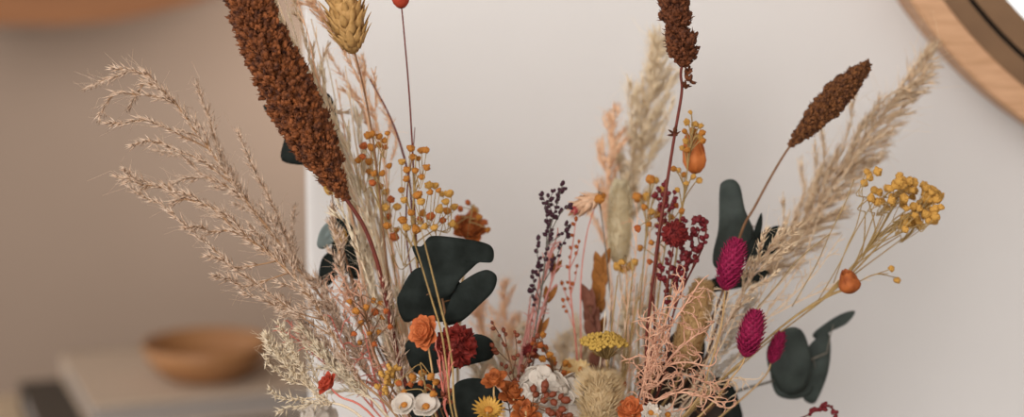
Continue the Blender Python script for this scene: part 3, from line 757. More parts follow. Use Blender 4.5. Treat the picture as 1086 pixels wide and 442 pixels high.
# ------------------------------------------------------------ eucalyptus
eucalyptus('eucalyptus_branch', 'large dark green leaf cluster above and around the crimson rose', [(456, 256), (462, 285), (470, 320), (474, 352), (470, 392), (480, 435)],
    [dict(o=[(437, 262), (447, 261), (454, 252), (463, 250), (485, 252), (509, 256), (521, 261), (524, 270), (521, 278), (509, 278), (500, 285), (487, 298), (478, 312), (462, 316), (450, 300), (446, 283)], dy=-.006, tilt=(.1, -.3), label='folded leaf at the top of the cluster'),
     dict(o=[(470, 343), (476, 322), (484, 304), (500, 292), (515, 286), (525, 290), (527, 298), (522, 310), (510, 322), (493, 338), (480, 344)], dy=-.012, tilt=(-.3, .2)),
     dict(o=[(421, 320), (426, 306), (436, 289), (447, 283), (470, 284), (488, 300), (484, 325), (472, 341), (448, 337), (429, 341)], dy=.006),
     dict(o=[(430, 364), (455, 355), (482, 362), (505, 354), (523, 362), (522, 379), (501, 386), (475, 392), (455, 397), (438, 393)], dy=.012),
     dict(o=[(478, 446), (480, 412), (492, 402), (512, 402), (530, 415), (530, 440), (505, 452)], dy=-.01), dict(o=[(428, 414), (445, 405), (466, 403), (478, 420), (472, 446), (440, 446)], dy=.01)], Y=-.05, mt='leaf')
eucalyptus('eucalyptus_branch', 'dark leaves hidden behind the thick rust sorghum head', [(344, 104), (352, 140), (362, 190), (380, 250), (402, 330), (440, 430)],
    [dict(o=[(299, 170), (301, 150), (306, 138), (320, 138), (346, 150), (362, 170), (340, 174), (322, 175)]), dict(o=[(333, 114), (342, 98), (352, 104), (359, 128), (366, 165), (367, 186), (354, 172), (344, 142)]), dict(o=[(279, 112), (286, 113), (297, 122), (310, 136), (296, 134), (286, 124)])], Y=.03)
eucalyptus('eucalyptus_branch', 'dark leaf with a bluish leaf beside it at the white wall corner', [(352, 240), (360, 262), (374, 300), (396, 360), (436, 435)],
    [dict(o=[(338, 300), (341, 275), (352, 262), (349, 240), (362, 230), (380, 250), (386, 270), (380, 296), (362, 288), (350, 302)]), dict(o=[(336, 259), (341, 242), (354, 232), (360, 244), (352, 258), (342, 264)], mt='leaf_b', dy=-.014, label='bluish grey leaf')], Y=.03)
eucalyptus('eucalyptus_branch', 'tall grey-green leaf standing behind the upper magenta flower head', [(778, 215), (780, 240), (780, 280), (768, 320), (748, 380), (715, 435)],
    [dict(o=[(763, 204), (766, 193), (777, 190), (785, 198), (790, 222), (800, 247), (794, 264), (776, 286), (759, 284), (756, 270), (762, 242)], mt='leaf_g', tilt=(.3, .0)),
     dict(o=[(795, 257), (813, 243), (828, 240), (829, 256), (817, 272), (801, 282), (790, 277)]), dict(o=[(799, 248), (804, 232), (808, 226), (808, 242), (803, 254)]),
     dict(o=[(744, 310), (755, 296), (780, 288), (805, 285), (816, 290), (802, 300), (780, 306)])], Y=.035, mt='leaf')
eucalyptus('eucalyptus_branch', 'grey-green leaf group on a bare dark twig low against the white wall', [(877, 374), (850, 386), (836, 398), (812, 406), (784, 414), (745, 432)],
    [dict(o=[(813, 374), (822, 355), (838, 347), (850, 350), (857, 365), (860, 392), (852, 414), (832, 418), (818, 398)], dy=-.008, tilt=(0, .1)),
     dict(o=[(818, 392), (840, 385), (860, 386), (862, 412), (852, 421), (836, 423), (822, 416)], dy=.002),
     dict(o=[(854, 374), (862, 362), (877, 351), (881, 368), (878, 395), (869, 419), (862, 428), (851, 421), (850, 396)], dy=.004, tilt=(.3, 0)), dict(o=[(862, 354), (878, 341), (894, 332), (907, 330), (898, 343), (880, 352), (868, 360)], dy=.008)], Y=.05, mt='leaf_g', sm='greystem', rs=1.6)
eucalyptus('eucalyptus_branch', 'dark brown withered leaves low beneath the curly pink fern', [(772, 400), (765, 420), (745, 440)],
    [dict(o=[(770, 446), (763, 415), (768, 402), (778, 410), (788, 446)], mt='leaf'), dict(o=[(722, 408), (738, 396), (762, 398), (776, 416), (770, 446), (738, 448), (724, 430)]), dict(o=[(676, 400), (692, 385), (718, 388), (726, 410), (716, 440), (690, 442)]), dict(o=[(704, 372), (716, 352), (738, 346), (748, 366), (740, 392), (718, 396)])], Y=.03, mt='leafdk', sm='brownstem')

# ------------------------------------------------------------ button flowers
B = [(918, 184), (928, 183), (915, 196), (920, 190), (925, 203), (930, 205), (921, 211), (928, 216), (934, 216), (938, 222)]
for cx, cy, n, rx, ry in ((955, 200, 14, 14, 12), (968, 212, 20, 20, 16), (984, 220, 16, 14, 18), (972, 232, 12, 20, 10), (948, 208, 8, 12, 10), (990, 212, 6, 10, 12), (962, 240, 6, 16, 5)):
    for _ in range(n):
        a = random.uniform(0, 6.28); r = math.sqrt(random.random()); B.append((cx + rx * r * math.cos(a), cy + ry * r * math.sin(a)))
bud_spray('button_flower', 'golden button flowers in a dense cluster on many fine twigs, out over the bare wall', [(945, 236), (918, 266), (893, 294), (872, 316), (850, 335), (820, 358), (785, 388), (740, 425)], B, Y=0., size=5.2, depth=.025, fork=.42, r=1.0, sub=17,
          extra=[[(906, 190), (896, 216), (880, 248), (866, 280), (840, 325)], [(916, 208), (908, 240), (898, 262), (884, 300)], [(880, 248), (862, 262), (842, 280), (826, 300), (800, 330)], [(926, 214), (905, 250), (890, 280), (868, 318)]])
bud_spray('button_flower', 'two golden buttons on a low fork under the dense golden cluster', [(942, 290), (925, 292), (900, 304), (868, 318), (830, 345), (790, 380), (740, 430)], [(948, 284, 4.6), (952, 295, 4.8)], Y=-.01, fork=.12, r=.9)
bud_spray('button_flower', 'amber button flowers on the outer sprig next to the sorghum stem', [(396, 160), (400, 190), (404, 230), (412, 290), (424, 360), (445, 430)],
   [(391, 146, 5.5), (396, 144, 4.5), (403, 147, 4.5), (408, 151, 4), (411, 143, 3.2), (387, 157, 5.5), (394, 159, 5.5), (402, 156, 5), (408, 158, 4), (384, 168), (380, 172), (391, 184), (398, 186), (406, 186), (413, 178), (396, 196), (404, 200), (410, 206), (392, 174)], Y=-.005, col=('amber', 'amber', 'ambred'), size=4.4, fork=.25, sub=6)
bud_spray('button_flower', 'amber button flowers on the tallest sprig above the dark leaf cluster', [(441, 165), (440, 195), (438, 235), (442, 280), (452, 350), (462, 430)],
   [(435, 160, 5), (447, 162, 5), (437, 169, 5), (452, 161, 4.5), (444, 170, 4), (426, 174, 5), (431, 182, 5), (452, 180, 4.5), (447, 190, 4.5), (441, 183, 4), (455, 199, 5), (462, 199, 4.5), (466, 204, 4), (457, 206, 4), (444, 210, 5.5), (432, 192), (426, 204), (430, 214), (448, 216)], Y=-.02, col=('amber', 'amber', 'gold'), size=4.4, fork=.22, sub=6)
bud_spray('button_flower', 'golden button flowers massed just over the top edge of the dark leaf cluster', [(424, 225), (432, 250), (444, 275), (452, 310), (460, 360), (466, 430)],
   [(414, 214), (420, 222), (412, 232), (426, 236), (436, 228), (444, 236), (450, 228), (458, 232), (430, 244), (440, 246), (420, 246), (452, 242), (462, 244), (470, 236), (418, 254), (468, 224), (474, 216), (470, 208), (478, 208), (474, 226), (482, 222), (410, 242), (408, 222), (480, 240)], Y=-.01, col=('gold', 'amber', 'ambred'), size=5, fork=.3, sub=6)
bud_spray('button_flower', 'amber buds low in front of the dark leaves, left of the crimson rose stalk'.replace(', left of the crimson rose stalk', ' beside the pink fern strands'), [(448, 396), (452, 415), (458, 440)],
   [(440, 398, 5), (448, 394, 5.5), (456, 397, 5), (461, 403, 4.5), (453, 410, 4.5), (459, 416, 4.5), (446, 404, 4), (436, 406, 4), (430, 414, 4), (424, 404, 4.5)], Y=-.075, col=('amber', 'ambred'), size=4.6, fork=.5)
bud_spray('button_flower', 'golden buds clustered along the stems behind the lumpy spike stem', [(690, 185), (688, 215), (684, 260), (678, 330), (668, 430)],
   [(690, 188, 5.5), (695, 190, 4.5), (678, 208, 6), (686, 207, 5.5), (694, 206, 4.5), (700, 200, 5), (690, 222, 5), (697, 226, 5), (684, 218, 4), (702, 216, 4.5), (696, 238, 4), (688, 236, 4)], Y=.02, col=('gold', 'amber'), size=5, fork=.2)
bud_spray('button_flower', 'orange-gold buds stacked on an upright sprig above the orange lantern flower', [(734, 126), (733, 150), (729, 180), (724, 220), (714, 290), (700, 360), (680, 430)],
   [(733, 118, 3), (730, 128, 4), (737, 130, 4.5), (742, 132, 4), (735, 138, 4.5), (741, 144, 5), (743, 139, 4.5), (728, 138, 4), (729, 148, 4.5), (736, 147, 4.5), (744, 148, 4), (725, 156, 4), (730, 157, 4), (721, 180, 3.6), (726, 184, 4), (734, 186, 4), (740, 190, 4.2), (720, 200, 3.6), (728, 193, 3.6), (716, 178, 3.4)], Y=0., col=('amber', 'gold'), size=4, fork=.12, depth=.01)
bud_spray('button_flower', 'rust buds strung between the red stems below the golden buds', [(712, 214), (708, 245), (702, 285), (694, 350), (680, 430)],
   [(708, 210, 4), (716, 216, 4), (702, 222, 4.2), (722, 222, 4), (712, 228, 4), (705, 234, 4), (718, 236, 3.6), (678, 240, 5), (681, 262, 4), (692, 256, 3.6), (690, 276, 3.8), (698, 268, 3.6)], Y=.01, col=('ambred', 'amber'), size=4, fork=.2)
bud_spray('button_flower', 'brown-gold berries on a nodding sprig above the white hydrangea', [(570, 352), (578, 372), (588, 398), (590, 420), (588, 445)],
   [(574, 354, 4.4), (572, 364, 4.8), (578, 368, 5), (582, 374, 4.4), (576, 378, 5), (586, 380, 4.6), (582, 388, 5), (588, 384, 4), (598, 384, 4.6), (597, 394, 4), (602, 394, 3.6), (570, 376, 4), (592, 404, 4), (566, 362, 3.6)], Y=-.015, col=('amber', 'ambred'), size=4.4, fork=.3, sm='brownstem')
bud_spray('button_flower', 'single tan bud on a thin grey stalk touching the pink and cream flower', [(636, 214), (640, 245), (645, 290), (648, 340), (642, 430)], [(635, 208, 6.5), (632, 212, 4.5), (639, 206, 4.5)], Y=.03, col='amber', sm='greystem', fork=.06)
bud_spray('button_flower', 'yellow buds low on the stalks beneath the cream bunny tail', [(664, 282), (664, 310), (662, 360), (655, 435)], [(656, 280, 5.5), (662, 284, 5), (668, 281, 5.5), (672, 276, 4.5), (660, 276, 4)], Y=.03, col='gold', fork=.15)
bud_spray('button_flower', 'small amber buds scattered over the beige plume stems', [(384, 318), (390, 345), (402, 385), (430, 435)],
   [(378, 328, 4.5), (388, 324, 4.5), (396, 330, 5), (402, 322, 4.5), (394, 318, 4), (372, 318, 3.6), (384, 340, 3.6), (404, 336, 4), (408, 328, 4), (390, 352, 3.6), (400, 352, 4), (376, 352, 3.8), (382, 362, 3.5), (396, 364, 3.5), (412, 346, 3.6)], Y=-.045, col=('ambred', 'amber'), size=4, fork=.3, sm='brownstem')

# ------------------------------------------------------------ dark and red berry sprigs
berry_sprig('sea_lavender', 'dark plum berry sprig standing alone in the gap against the wall', [(597, 194), (592, 212), (584, 240), (579, 270), (574, 310), (566, 360), (556, 435)],
   [[(575, 205), (578, 216), (580, 232), (580, 250), (578, 275)], [(604, 240), (600, 252), (592, 268), (584, 286), (576, 306)], [(588, 202), (582, 214), (586, 228), (585, 245)], [(605, 217), (598, 222), (591, 232), (586, 248)], [(571, 252), (570, 268), (572, 288), (572, 306)], [(565, 288), (566, 300), (570, 318)], [(600, 200), (594, 206), (588, 216)], [(580, 208), (586, 216), (590, 222)], [(562, 308), (566, 318), (570, 330)], [(601, 236), (598, 246), (592, 262)]],
   Y=-.005, col='plum', size=2.5, gap=4.2, off=3)
fern('asparagus_fern', 'rose-pink thread fern climbing along the dark plum berry sprig', [[(590, 252), (582, 280), (574, 306), (566, 345), (556, 400), (552, 440)], [(586, 262), (576, 292), (566, 322), (560, 360)], [(594, 270), (586, 296), (577, 322), (566, 360)], [(572, 296), (568, 320), (560, 350), (552, 390)], [(562, 322), (558, 350), (552, 380), (548, 415)]], Y=.005, mt='rosefern', L=16, r=1.1, gap=15, turn=.2, wide=.35)
berry_sprig('sea_lavender', 'deep red berry sprig curling over beside the crimson globe flower', [(736, 236), (744, 230), (749, 240), (746, 258), (738, 278), (727, 300), (712, 340), (692, 430)],
   [[(742, 262), (738, 272), (733, 288)], [(735, 244), (734, 262), (730, 282), (722, 306)], [(722, 262), (722, 280), (718, 304), (712, 330)], [(710, 268), (710, 290), (708, 315), (706, 345)], [(700, 282), (704, 300), (706, 320)], [(728, 268), (726, 286), (720, 308)], [(738, 232), (744, 240), (740, 250), (736, 262)], [(716, 285), (716, 300), (712, 320)]], Y=-.015, col='crimson', size=2.9, gap=4.5, off=3.6, sm='redstem', r=1.1)
berry_sprig('sea_lavender', 'deep red berry sprig among the golden buds above the crimson globe flower', [(706, 194), (704, 215), (700, 250), (694, 310), (684, 430)], [[(696, 206), (700, 218), (702, 232)], [(716, 204), (710, 220), (703, 240)], [(724, 232), (716, 240), (706, 256)], [(698, 200), (702, 210), (704, 222)]], Y=.005, col='crimson', size=2.6, gap=5, off=4, sm='redstem')
berry_sprig('sea_lavender', 'dark maroon sprig peeping up at the bottom edge below the green leaf group', [(887, 437), (878, 430), (868, 434), (852, 442), (820, 452), (780, 462)], [[(862, 434), (860, 438), (856, 442)], [(890, 445), (886, 438), (878, 434)], [(874, 428), (872, 434), (866, 440)]], Y=-.01, col='crimson', size=2.3, gap=3.2, off=2.5, sm='redstem')
berry_sprig('sea_lavender', 'thin twig with small maroon buds between the crimson rose and the plum sprig', [(522, 342), (528, 352), (536, 368), (544, 396), (550, 440)], [[(534, 350), (536, 360), (540, 378)], [(522, 366), (530, 374), (540, 388)], [(560, 376), (556, 388), (550, 404), (546, 420)], [(570, 356), (564, 372), (556, 392), (550, 412)], [(546, 352), (548, 372), (548, 396)], [(532, 386), (538, 396), (545, 410)]], Y=-.04, col='russet', size=2.5, gap=9, off=4, sm='brownstem')
berry_sprig('sea_lavender', 'brown oval buds spreading over the white hydrangea', [(586, 418), (575, 425), (562, 434), (550, 445)], [[(600, 424), (590, 424), (578, 426)], [(596, 434), (584, 434), (572, 434)], [(578, 408), (576, 416), (572, 426)], [(566, 412), (566, 420), (562, 430)], [(604, 440), (590, 440), (574, 440)]], Y=-.085, col='russet', size=4.2, gap=9, off=5, sm='brownstem', r=1)
berry_sprig('sea_lavender', 'pink budded thin sprig beneath the pink and cream flower', [(611, 232), (608, 255), (604, 285), (606, 320), (612, 380), (612, 435)], [[(614, 256), (612, 268), (606, 284)], [(596, 300), (600, 312), (606, 330)], [(612, 282), (610, 296), (606, 312)], [(597, 318), (602, 330), (607, 346)]], Y=.02, col='ambred', size=2.2, gap=11, off=3, sm='pinkstem' if 'pinkstem' in M else 'coralfern')

for lab, tr, st, c_, sz, y in (('rust statice sprig with packed buds between the amber strawflowers', [(534, 406), (538, 425), (542, 445)], [[(522, 412), (530, 420), (538, 428)], [(546, 404), (544, 416), (541, 430)], [(552, 418), (548, 426), (542, 436)], [(514, 424), (526, 430), (538, 438)]], 'russet', 3.2, -.05),
                         ('amber statice sprig with packed buds behind the white hydrangea', [(588, 396), (588, 420), (588, 445)], [[(578, 402), (582, 412), (587, 424)], [(598, 400), (594, 412), (589, 424)], [(606, 408), (600, 418), (590, 430)]], 'amber', 3.2, .01),
                         ('rust statice sprig low in front of the dark leaves by the cream daisies', [(468, 408), (470, 425), (472, 445)], [[(460, 414), (464, 424), (470, 434)], [(478, 414), (476, 424), (472, 434)]], 'russet', 2.8, -.085),
                         ('amber statice sprig low beside the coral-orange strawflower', [(652, 404), (654, 424), (656, 445)], [[(644, 412), (648, 422), (654, 432)], [(662, 408), (660, 420), (656, 432)], [(648, 400), (650, 412), (654, 424)]], 'ambred', 3, -.02),
                         ('gold statice sprig rising among the beige plume feet', [(412, 388), (416, 412), (424, 440)], [[(404, 396), (410, 408), (416, 420)], [(420, 390), (418, 404), (417, 418)], [(400, 410), (408, 418), (418, 428)]], 'gold', 3, -.06)):
    berry_sprig('statice', lab, tr, st, Y=y, col=c_, size=sz, gap=4.5, off=4, sm='brownstem')
# ------------------------------------------------------------ blooms
globe('rose', 'dried crimson rose in the middle of the dark leaf cluster', (484, 367), 22, [(478, 395), (470, 425), (468, 450)], Y=-.078, mt='rose_r', n=130, L=.5, wd=.95)
rose('rose', 'half-open orange rose resting against the dark leaves beside the crimson one', (450, 352), 15, (-.6, -.75, .35), [(455, 372), (460, 405), (464, 445)], Y=-.082, mt='rose_o', petals=30, open_=1.0)
rose('strawflower', 'blurred amber bloom behind the top edge of the dark leaf cluster', (498, 242), 15, (.1, -.7, .7), [(494, 262), (488, 320), (486, 400), (490, 440)], Y=.05, mt='rose_a', petals=30)
bud_spray('button_flower', 'rust buds standing above the blurred amber bloom', [(500, 226), (496, 250), (490, 320), (488, 430)], [(490, 220), (498, 214, 4), (504, 221), (488, 230), (512, 234), (484, 238), (516, 242, 4), (500, 224, 4), (508, 228)], Y=.045, col=('ambred', 'amber'), size=4.6, fork=.08)
globe('globe_amaranth', 'round crimson globe flower on the red stems under the golden buds', (716, 248), 16, [(712, 275), (704, 320), (690, 390), (678, 440)], Y=-.025, n=170, L=.36)
globe('globe_amaranth', 'dull red globe flower low between the twig of maroon buds and the plum sprig', (562, 372), 9, [(560, 392), (556, 420), (552, 445)], Y=-.01, n=80, mt='globe')
rose('strawflower', 'round coral-orange strawflower at the bottom edge below the pink fern', (668, 434), 13, (-.1, -.6, .8), [(664, 455)], Y=-.07, mt='rose_o', petals=22, open_=.85)
rose('strawflower', 'amber strawflower at the bottom edge under the dark lowest leaf', (545, 416), 13, (0.2, -.6, .8), [(545, 445)], Y=-.07, mt='rose_a', petals=15, open_=1.25)
rose('strawflower', 'rust strawflower low beside the white hydrangea at the bottom edge', (558, 436), 13, (0.2, -.6, .8), [(558, 450)], Y=-.088, mt='rose_a', petals=15, open_=1.25)
rose('strawflower', 'amber strawflower over the dark lowest leaf next to the cream daisies', (524, 402), 11, (-0.2, -.6, .8), [(526, 440)], Y=-.082, mt='rose_a', petals=15, open_=1.25)
# coral bud and orange lantern: closed petals
def closed(name, label, tip, foot, wid, stem, Y, mt, sm, n=9, cat='flower'):
    k = K(Y); a, b = P(*tip, Y), P(*foot, Y); d = a - b; ln = d.length; d.normalize(); _, s1, s2 = frame(d); R = wid * .5 * k
    pm = path([foot] + list(stem), Y); t = start(name, label, cat, pm); stem_tube(t, pm, k, 1.2, sm)
    m = MB()
    prof = [(0.02, 0), (.4, .04), (.68, .16), (.84, .34), (.78, .52), (.56, .72), (.34, .86), (.12, .96)]
    vs = []; fs = []; q = 24
    for r, z in prof:
        for i in range(q):
            g = 2 * PI * i / q; o = s1 * math.cos(g) + s2 * math.sin(g); vs.append(b + d * ln * z + o * R * r * (.93 + .07 * math.cos(g * n / 1.5)))
    for j in range(len(prof) - 1):
        for i in range(q): fs.append((j * q + i, j * q + (i + 1) % q, (j + 1) * q + (i + 1) % q, (j + 1) * q + i))
    m.add(vs, fs)
    for i in range(n):
        g = 2.39996 * i; o = s1 * math.cos(g) + s2 * math.sin(g)
        m.petal(b + o * R * .3, d * .9 + o * .62, -o + d * .3, ln * random.uniform(.8, 1.0), R * random.uniform(1.2, 1.5), .45, .6, .4, 8, 4)
    m.part('petal_cup', M[mt], t, solid=.0003)
    m = MB()
    for i in range(5):
        g = 2 * PI * i / 5; o = s1 * math.cos(g) + s2 * math.sin(g); m.petal(b - d * 1.2 * k, d * .7 + o, d - o, ln * .3, R * .7, .3, .3, .7, 4, 2)
    m.part('sepal_ring', M[sm], t, solid=.0003)
    return t
closed('lantern_flower', 'orange lantern-shaped flower beside the red stem under the stacked gold buds', (734, 146), (738, 183), 33, [(730, 195), (722, 225), (716, 280), (704, 350), (684, 430)], .01, 'lantern', 'goldstem')
rose('rosebud', 'coral rosebud low beside the bleached feathery tuft', (347, 406), 11, (-.6, -.45, .6), [(360, 420), (400, 446)], Y=-.06, mt='coralbud', sm='coralfern', petals=16, open_=.75)
closed('rosebud', 'red bud on a thin bare stem at the top edge above the amber buttons', (423, -20), (426, 8), 25, [(429, 40), (434, 100), (438, 170), (440, 230), (446, 320), (458, 430)], .0, 'coralbud', 'redstem')
closed('strawflower', 'small closed orange bud on the golden twigs low under the button cluster', (898, 289), (903, 310), 31, [(888, 310), (850, 331), (815, 358), (770, 398), (735, 432)], -.015, 'rose_a', 'goldstem')
# pink and cream everlasting, seen from the side
t = scalehead('strawflower', 'pink and cream everlasting flower seen side-on beside the single tan bud', (608, 223), (634, 209), 22, [(630, 222), (622, 250), (616, 300), (616, 390), (612, 436)], Y=.025, mt='peachpet', sm='coralfern', rows=5, L=13, Wd=9, rs=.8, spread=.4)
m = MB(); kk = K(.025); q = P(610, 222, .02); dd = (P(608, 223, .0) - P(634, 209, .025)).normalized()
for i in range(30): m.petal(q - dd * 4 * kk, dd + rnd(.55), rnd(1), 9 * kk, 5 * kk, .3, .1, .6, 4, 2)
m.part('pink_centre', M['pinkpet'], t, solid=.0002, label='pink centre petals')
# yarrow umbel
def umbel(label, c, w, h, stem, Y):
    k = K(Y); p = P(c[0], c[1], Y); pm = path([(c[0] + 2, c[1] + 17)] + stem, Y); t = start('yarrow', label, 'flower', pm); stem_tube(t, pm, k, 1.5, 'tanstem')
    b = pm[0]; m = MB(); tops = []
    for i in range(88):
        r = math.sqrt((i + .5) / 88); a = i * 2.39996
        q = p + V((math.cos(a) * r * w * .5 * k, math.sin(a) * r * w * .5 * k, (h * .5 - 9 * r * r - h * .12 * math.cos(a * 3)) * k)) + V((0, 0, math.sin(a) * r * 7 * k * 0))
        m.tube(catmull([b, b.lerp(q, .5) - V((0, 0, 2 * k)), q], 3), .5 * k, .4 * k, 3); tops.append(q)
    m.part('umbel_rays', M['goldstem'], t)
    bm = MB()
    for i in range(9): bm.ball(V((random.uniform(-.5, .5), random.uniform(-.5, .5), random.uniform(-.2, .35))), .42, 6, 4, .15)
    me = bm.mesh('floret', M['achil'])
    for q in tops: child('floret', me, t, q - t.location, quat(V((0, 0, 1)) + rnd(.3)), random.uniform(3.6, 5.0) * k)
umbel('yellow flat-topped yarrow umbel above the fluffy beige ball', (641, 364), 50, 18, [(644, 410), (642, 445)], -.035)
# bronze serrated leaves in the middle
def blades(name, label, stem, Y, mt, pairs, L, Wd):
    k = K(Y); pm = path(stem, Y); t = start(name, label, 'leaves', pm); stem_tube(t, pm, k, 1.3, 'brownstem', .8)
    nimg = (len(stem) - 1) * 6
    for i in range(pairs):
        q = pm[int(i / pairs * nimg * .8)]; d = (pm[0] - pm[min(len(pm) - 1, 12)]).normalized(); _, a, b = frame(d)
        for s in (-1, 1):
            m = MB(); o = a * s + b * random.uniform(-.5, .5)
            m.petal(q, d + RIGHT * s * .3 + rnd(.08), -FWD + rnd(.5), L * k * random.uniform(.8, 1.1), Wd * k, .25, .15, .45, 6, 3); m.part('leaf', M[mt], t, solid=.0003)
blades('bronze_foliage', 'narrow bronze toothed leaf spray below the single tan bud', [(637, 285), (636, 310), (634, 345), (634, 400), (630, 440)], .04, 'bronze', 7, 24, 12)
blades('bronze_foliage', 'mauve-brown leaf spray right above the yellow yarrow', [(626, 325), (628, 345), (632, 372), (634, 405), (630, 440)], .03, 'mauve', 6, 26, 14)
blades('bronze_foliage', 'slim bronze leaf along the lower stem of the plum berry sprig', [(586, 290), (580, 320), (572, 355), (562, 400), (555, 440)], .01, 'bronze', 3, 22, 8)
blades('bronze_foliage', 'mustard leaf peeping out beneath the foot of the rust sorghum head', [(352, 206), (356, 235), (372, 290), (400, 360), (436, 430)], .0, 'strawy', 2, 20, 12)

# ------------------------------------------------------------ ferns
fern('asparagus_fern', 'large curly pale pink fern in front of the tan bunny tail', [[(738, 306), (722, 330), (706, 356), (694, 385), (684, 420), (672, 445)], [(722, 302), (710, 330), (700, 360), (690, 395)], [(752, 345), (732, 360), (712, 378), (696, 405)], [(762, 412), (740, 402), (716, 396), (694, 410)], [(704, 318), (698, 350), (690, 385), (682, 415)], [(690, 345), (688, 370), (684, 400), (678, 425)], [(748, 388), (728, 384), (708, 388), (692, 408)], [(768, 432), (745, 420), (720, 416), (695, 424)]],
     Y=-.055, mt='pinkfern', L=30, r=1.15, gap=6.2, turn=.6, kids=2)
fern('asparagus_fern', 'coral-pink fern strands behind the bleached feathery tuft', [[(300, 350), (318, 362), (338, 380), (362, 402), (395, 432)], [(310, 345), (330, 362), (348, 380), (366, 404)], [(330, 352), (346, 370), (360, 392), (380, 418)], [(352, 338), (362, 362), (376, 390), (394, 425)], [(388, 360), (394, 385), (400, 410), (410, 438)]], Y=-.02, mt='coralfern', L=20, r=1.0, gap=11, turn=.4)
fern('asparagus_fern', 'pale pink fern curls under the bluish leaf', [[(362, 292), (372, 312), (386, 345), (404, 395), (430, 440)], [(352, 296), (364, 312), (376, 330)], [(380, 290), (384, 315), (390, 345)], [(344, 304), (358, 318), (374, 335)]], Y=-.025, mt='pinkfern', L=24, r=.9, gap=6, turn=.65)
fern('asparagus_fern', 'straight pink strands hanging below the crimson rose', [[(470, 382), (472, 400), (474, 420), (476, 445)], [(466, 380), (468, 402), (472, 425)], [(476, 384), (476, 404), (476, 424)]], Y=-.085, mt='coralfern', L=24, r=1.2, gap=14, turn=.1, wide=.15, kids=0)
fern('asparagus_fern', 'fine tan fern threads beneath the two magenta flower heads', [[(775, 300), (768, 330), (756, 368), (735, 410), (700, 442)], [(760, 318), (756, 345), (750, 372)], [(785, 318), (776, 345), (762, 372)], [(798, 402), (775, 402), (750, 410), (725, 424)]], Y=-.01, mt='pampas_r', L=24, r=.75, gap=8, turn=.4)
fern('asparagus_fern', 'light peach fern behind the plum sprig and the crimson rose', [[(520, 330), (528, 360), (538, 400), (545, 440)], [(506, 350), (518, 380), (530, 412)], [(548, 340), (548, 372), (548, 410)]], Y=.08, mt='pampas_peach', L=24, r=.9, gap=8, turn=.3)

fern('asparagus_fern', 'wispy straw twigs spreading between the lower magenta head and the golden twigs', [[(884, 262), (866, 288), (842, 312), (812, 340), (780, 380), (738, 432)], [(862, 250), (850, 278), (832, 306), (808, 338)], [(846, 280), (828, 300), (806, 326), (786, 358)], [(905, 300), (880, 306), (850, 318), (820, 334)], [(830, 266), (820, 290), (804, 318), (786, 350)]], Y=.02, mt='pampas_r', L=26, r=.7, gap=13, turn=.2, wide=.6, kids=1)
fern('asparagus_fern', 'wispy straw twigs among the red stems under the golden buds', [[(676, 230), (674, 270), (672, 320), (668, 380), (660, 436)], [(690, 240), (686, 280), (680, 330)], [(664, 290), (666, 330), (666, 370)], [(702, 260), (696, 300), (688, 350), (678, 400)]], Y=.03, mt='pampas_peach', L=24, r=.7, gap=13, turn=.2, wide=.5, kids=1)
# ------------------------------------------------------------ hydrangea and small daisies
def hydrangea(label, c, rad, Y, n=22):
    k = K(Y); p = P(*c, Y); pm = path([c, (c[0], c[1] + 24)], Y); t = start('hydrangea', label, 'flower', pm); stem_tube(t, pm, k, 2, 'tanstem')
    m = MB()
    for i in range(4):
        a = PI / 2 * i + PI / 4; d = V((math.cos(a), math.sin(a), .12)); m.petal(V((0, 0, 0)), d, V((0, 0, 1)), 1.15, 1.25, .2, -.12, .0, 6, 5)
    me = m.mesh('floret', M['hyd'])
    R = rad * k; m = MB()
    for i in range(n):
        z = 1 - 1.25 * (i + .5) / n; r = math.sqrt(max(0, 1 - z * z)); a = i * 2.39996
        o = V((r * math.cos(a), r * math.sin(a), z)); q = p + o * R * random.uniform(.85, 1.02)
        m.tube([p - V((0, 0, R * .5)), p + o * R * .5, q], .6 * k, .5 * k, 3)
        f = child('floret', me, t, q - t.location, quat(o + rnd(.3)), 14 * k)
        f.modifiers.new('thick', 'SOLIDIFY').thickness = .04
    m.part('flower_stalks', M['bleach'], t)
hydrangea('white hydrangea head under the brown-gold berries at the bottom edge', (574, 416), 24, -.06, 16)
hydrangea('white hydrangea head touching the fluffy beige ball at the bottom edge', (606, 424), 22, -.05, 14)
hydrangea('white hydrangea head low behind the coral rosebud, by the bowl', (336, 442), 14, .02, 8)
def daisy(label, c, rad, Y, mt, face, n=16, cm='amber', Wd=.5, group=None, pt=.6):
    k = K(Y); p = P(*c, Y); pm = path([c, (c[0] + 1, c[1] + 16)], Y); t = start('daisy', label, 'flower', pm, group); stem_tube(t, pm, k, 1, 'tanstem')
    d = V(face).normalized(); _, s1, s2 = frame(d); R = rad * k; m = MB()
    for ring_ in range(2):
        for i in range(n):
            g = 2 * PI * (i + .5 * ring_) / n; o = s1 * math.cos(g) + s2 * math.sin(g)
            m.petal(p + o * R * .15, o + d * (.25 + .4 * ring_), d - o * .3, R * (1 - .15 * ring_), R * Wd, .25, .1, pt, 6, 4)
    m.part('petal_ring', M[mt], t, solid=.0003)
    m = MB(); m.blob(p + d * R * .12, s1 * R * .3, s2 * R * .3, d * R * .22, 10, 6, .06); m.part('flower_centre', M[cm], t, label='amber centre')
daisy('yellow straw daisy with pointed petals at the bottom edge under the amber strawflower', (518, 436), 17, -.095, 'strawy', (.1, -.6, .9), 18, Wd=.3)
daisy('cream daisy at the bottom edge below the orange rose', (452, 432), 15, -.092, 'hyd', (-.1, -.6, .8), 6, Wd=1.2, pt=0)
daisy('cream daisy at the bottom edge nearest the dark greenish lowest leaf by the plume stems', (429, 430), 13, -.09, 'hyd', (-.2, -.7, .7), 6, Wd=1.2, pt=0)
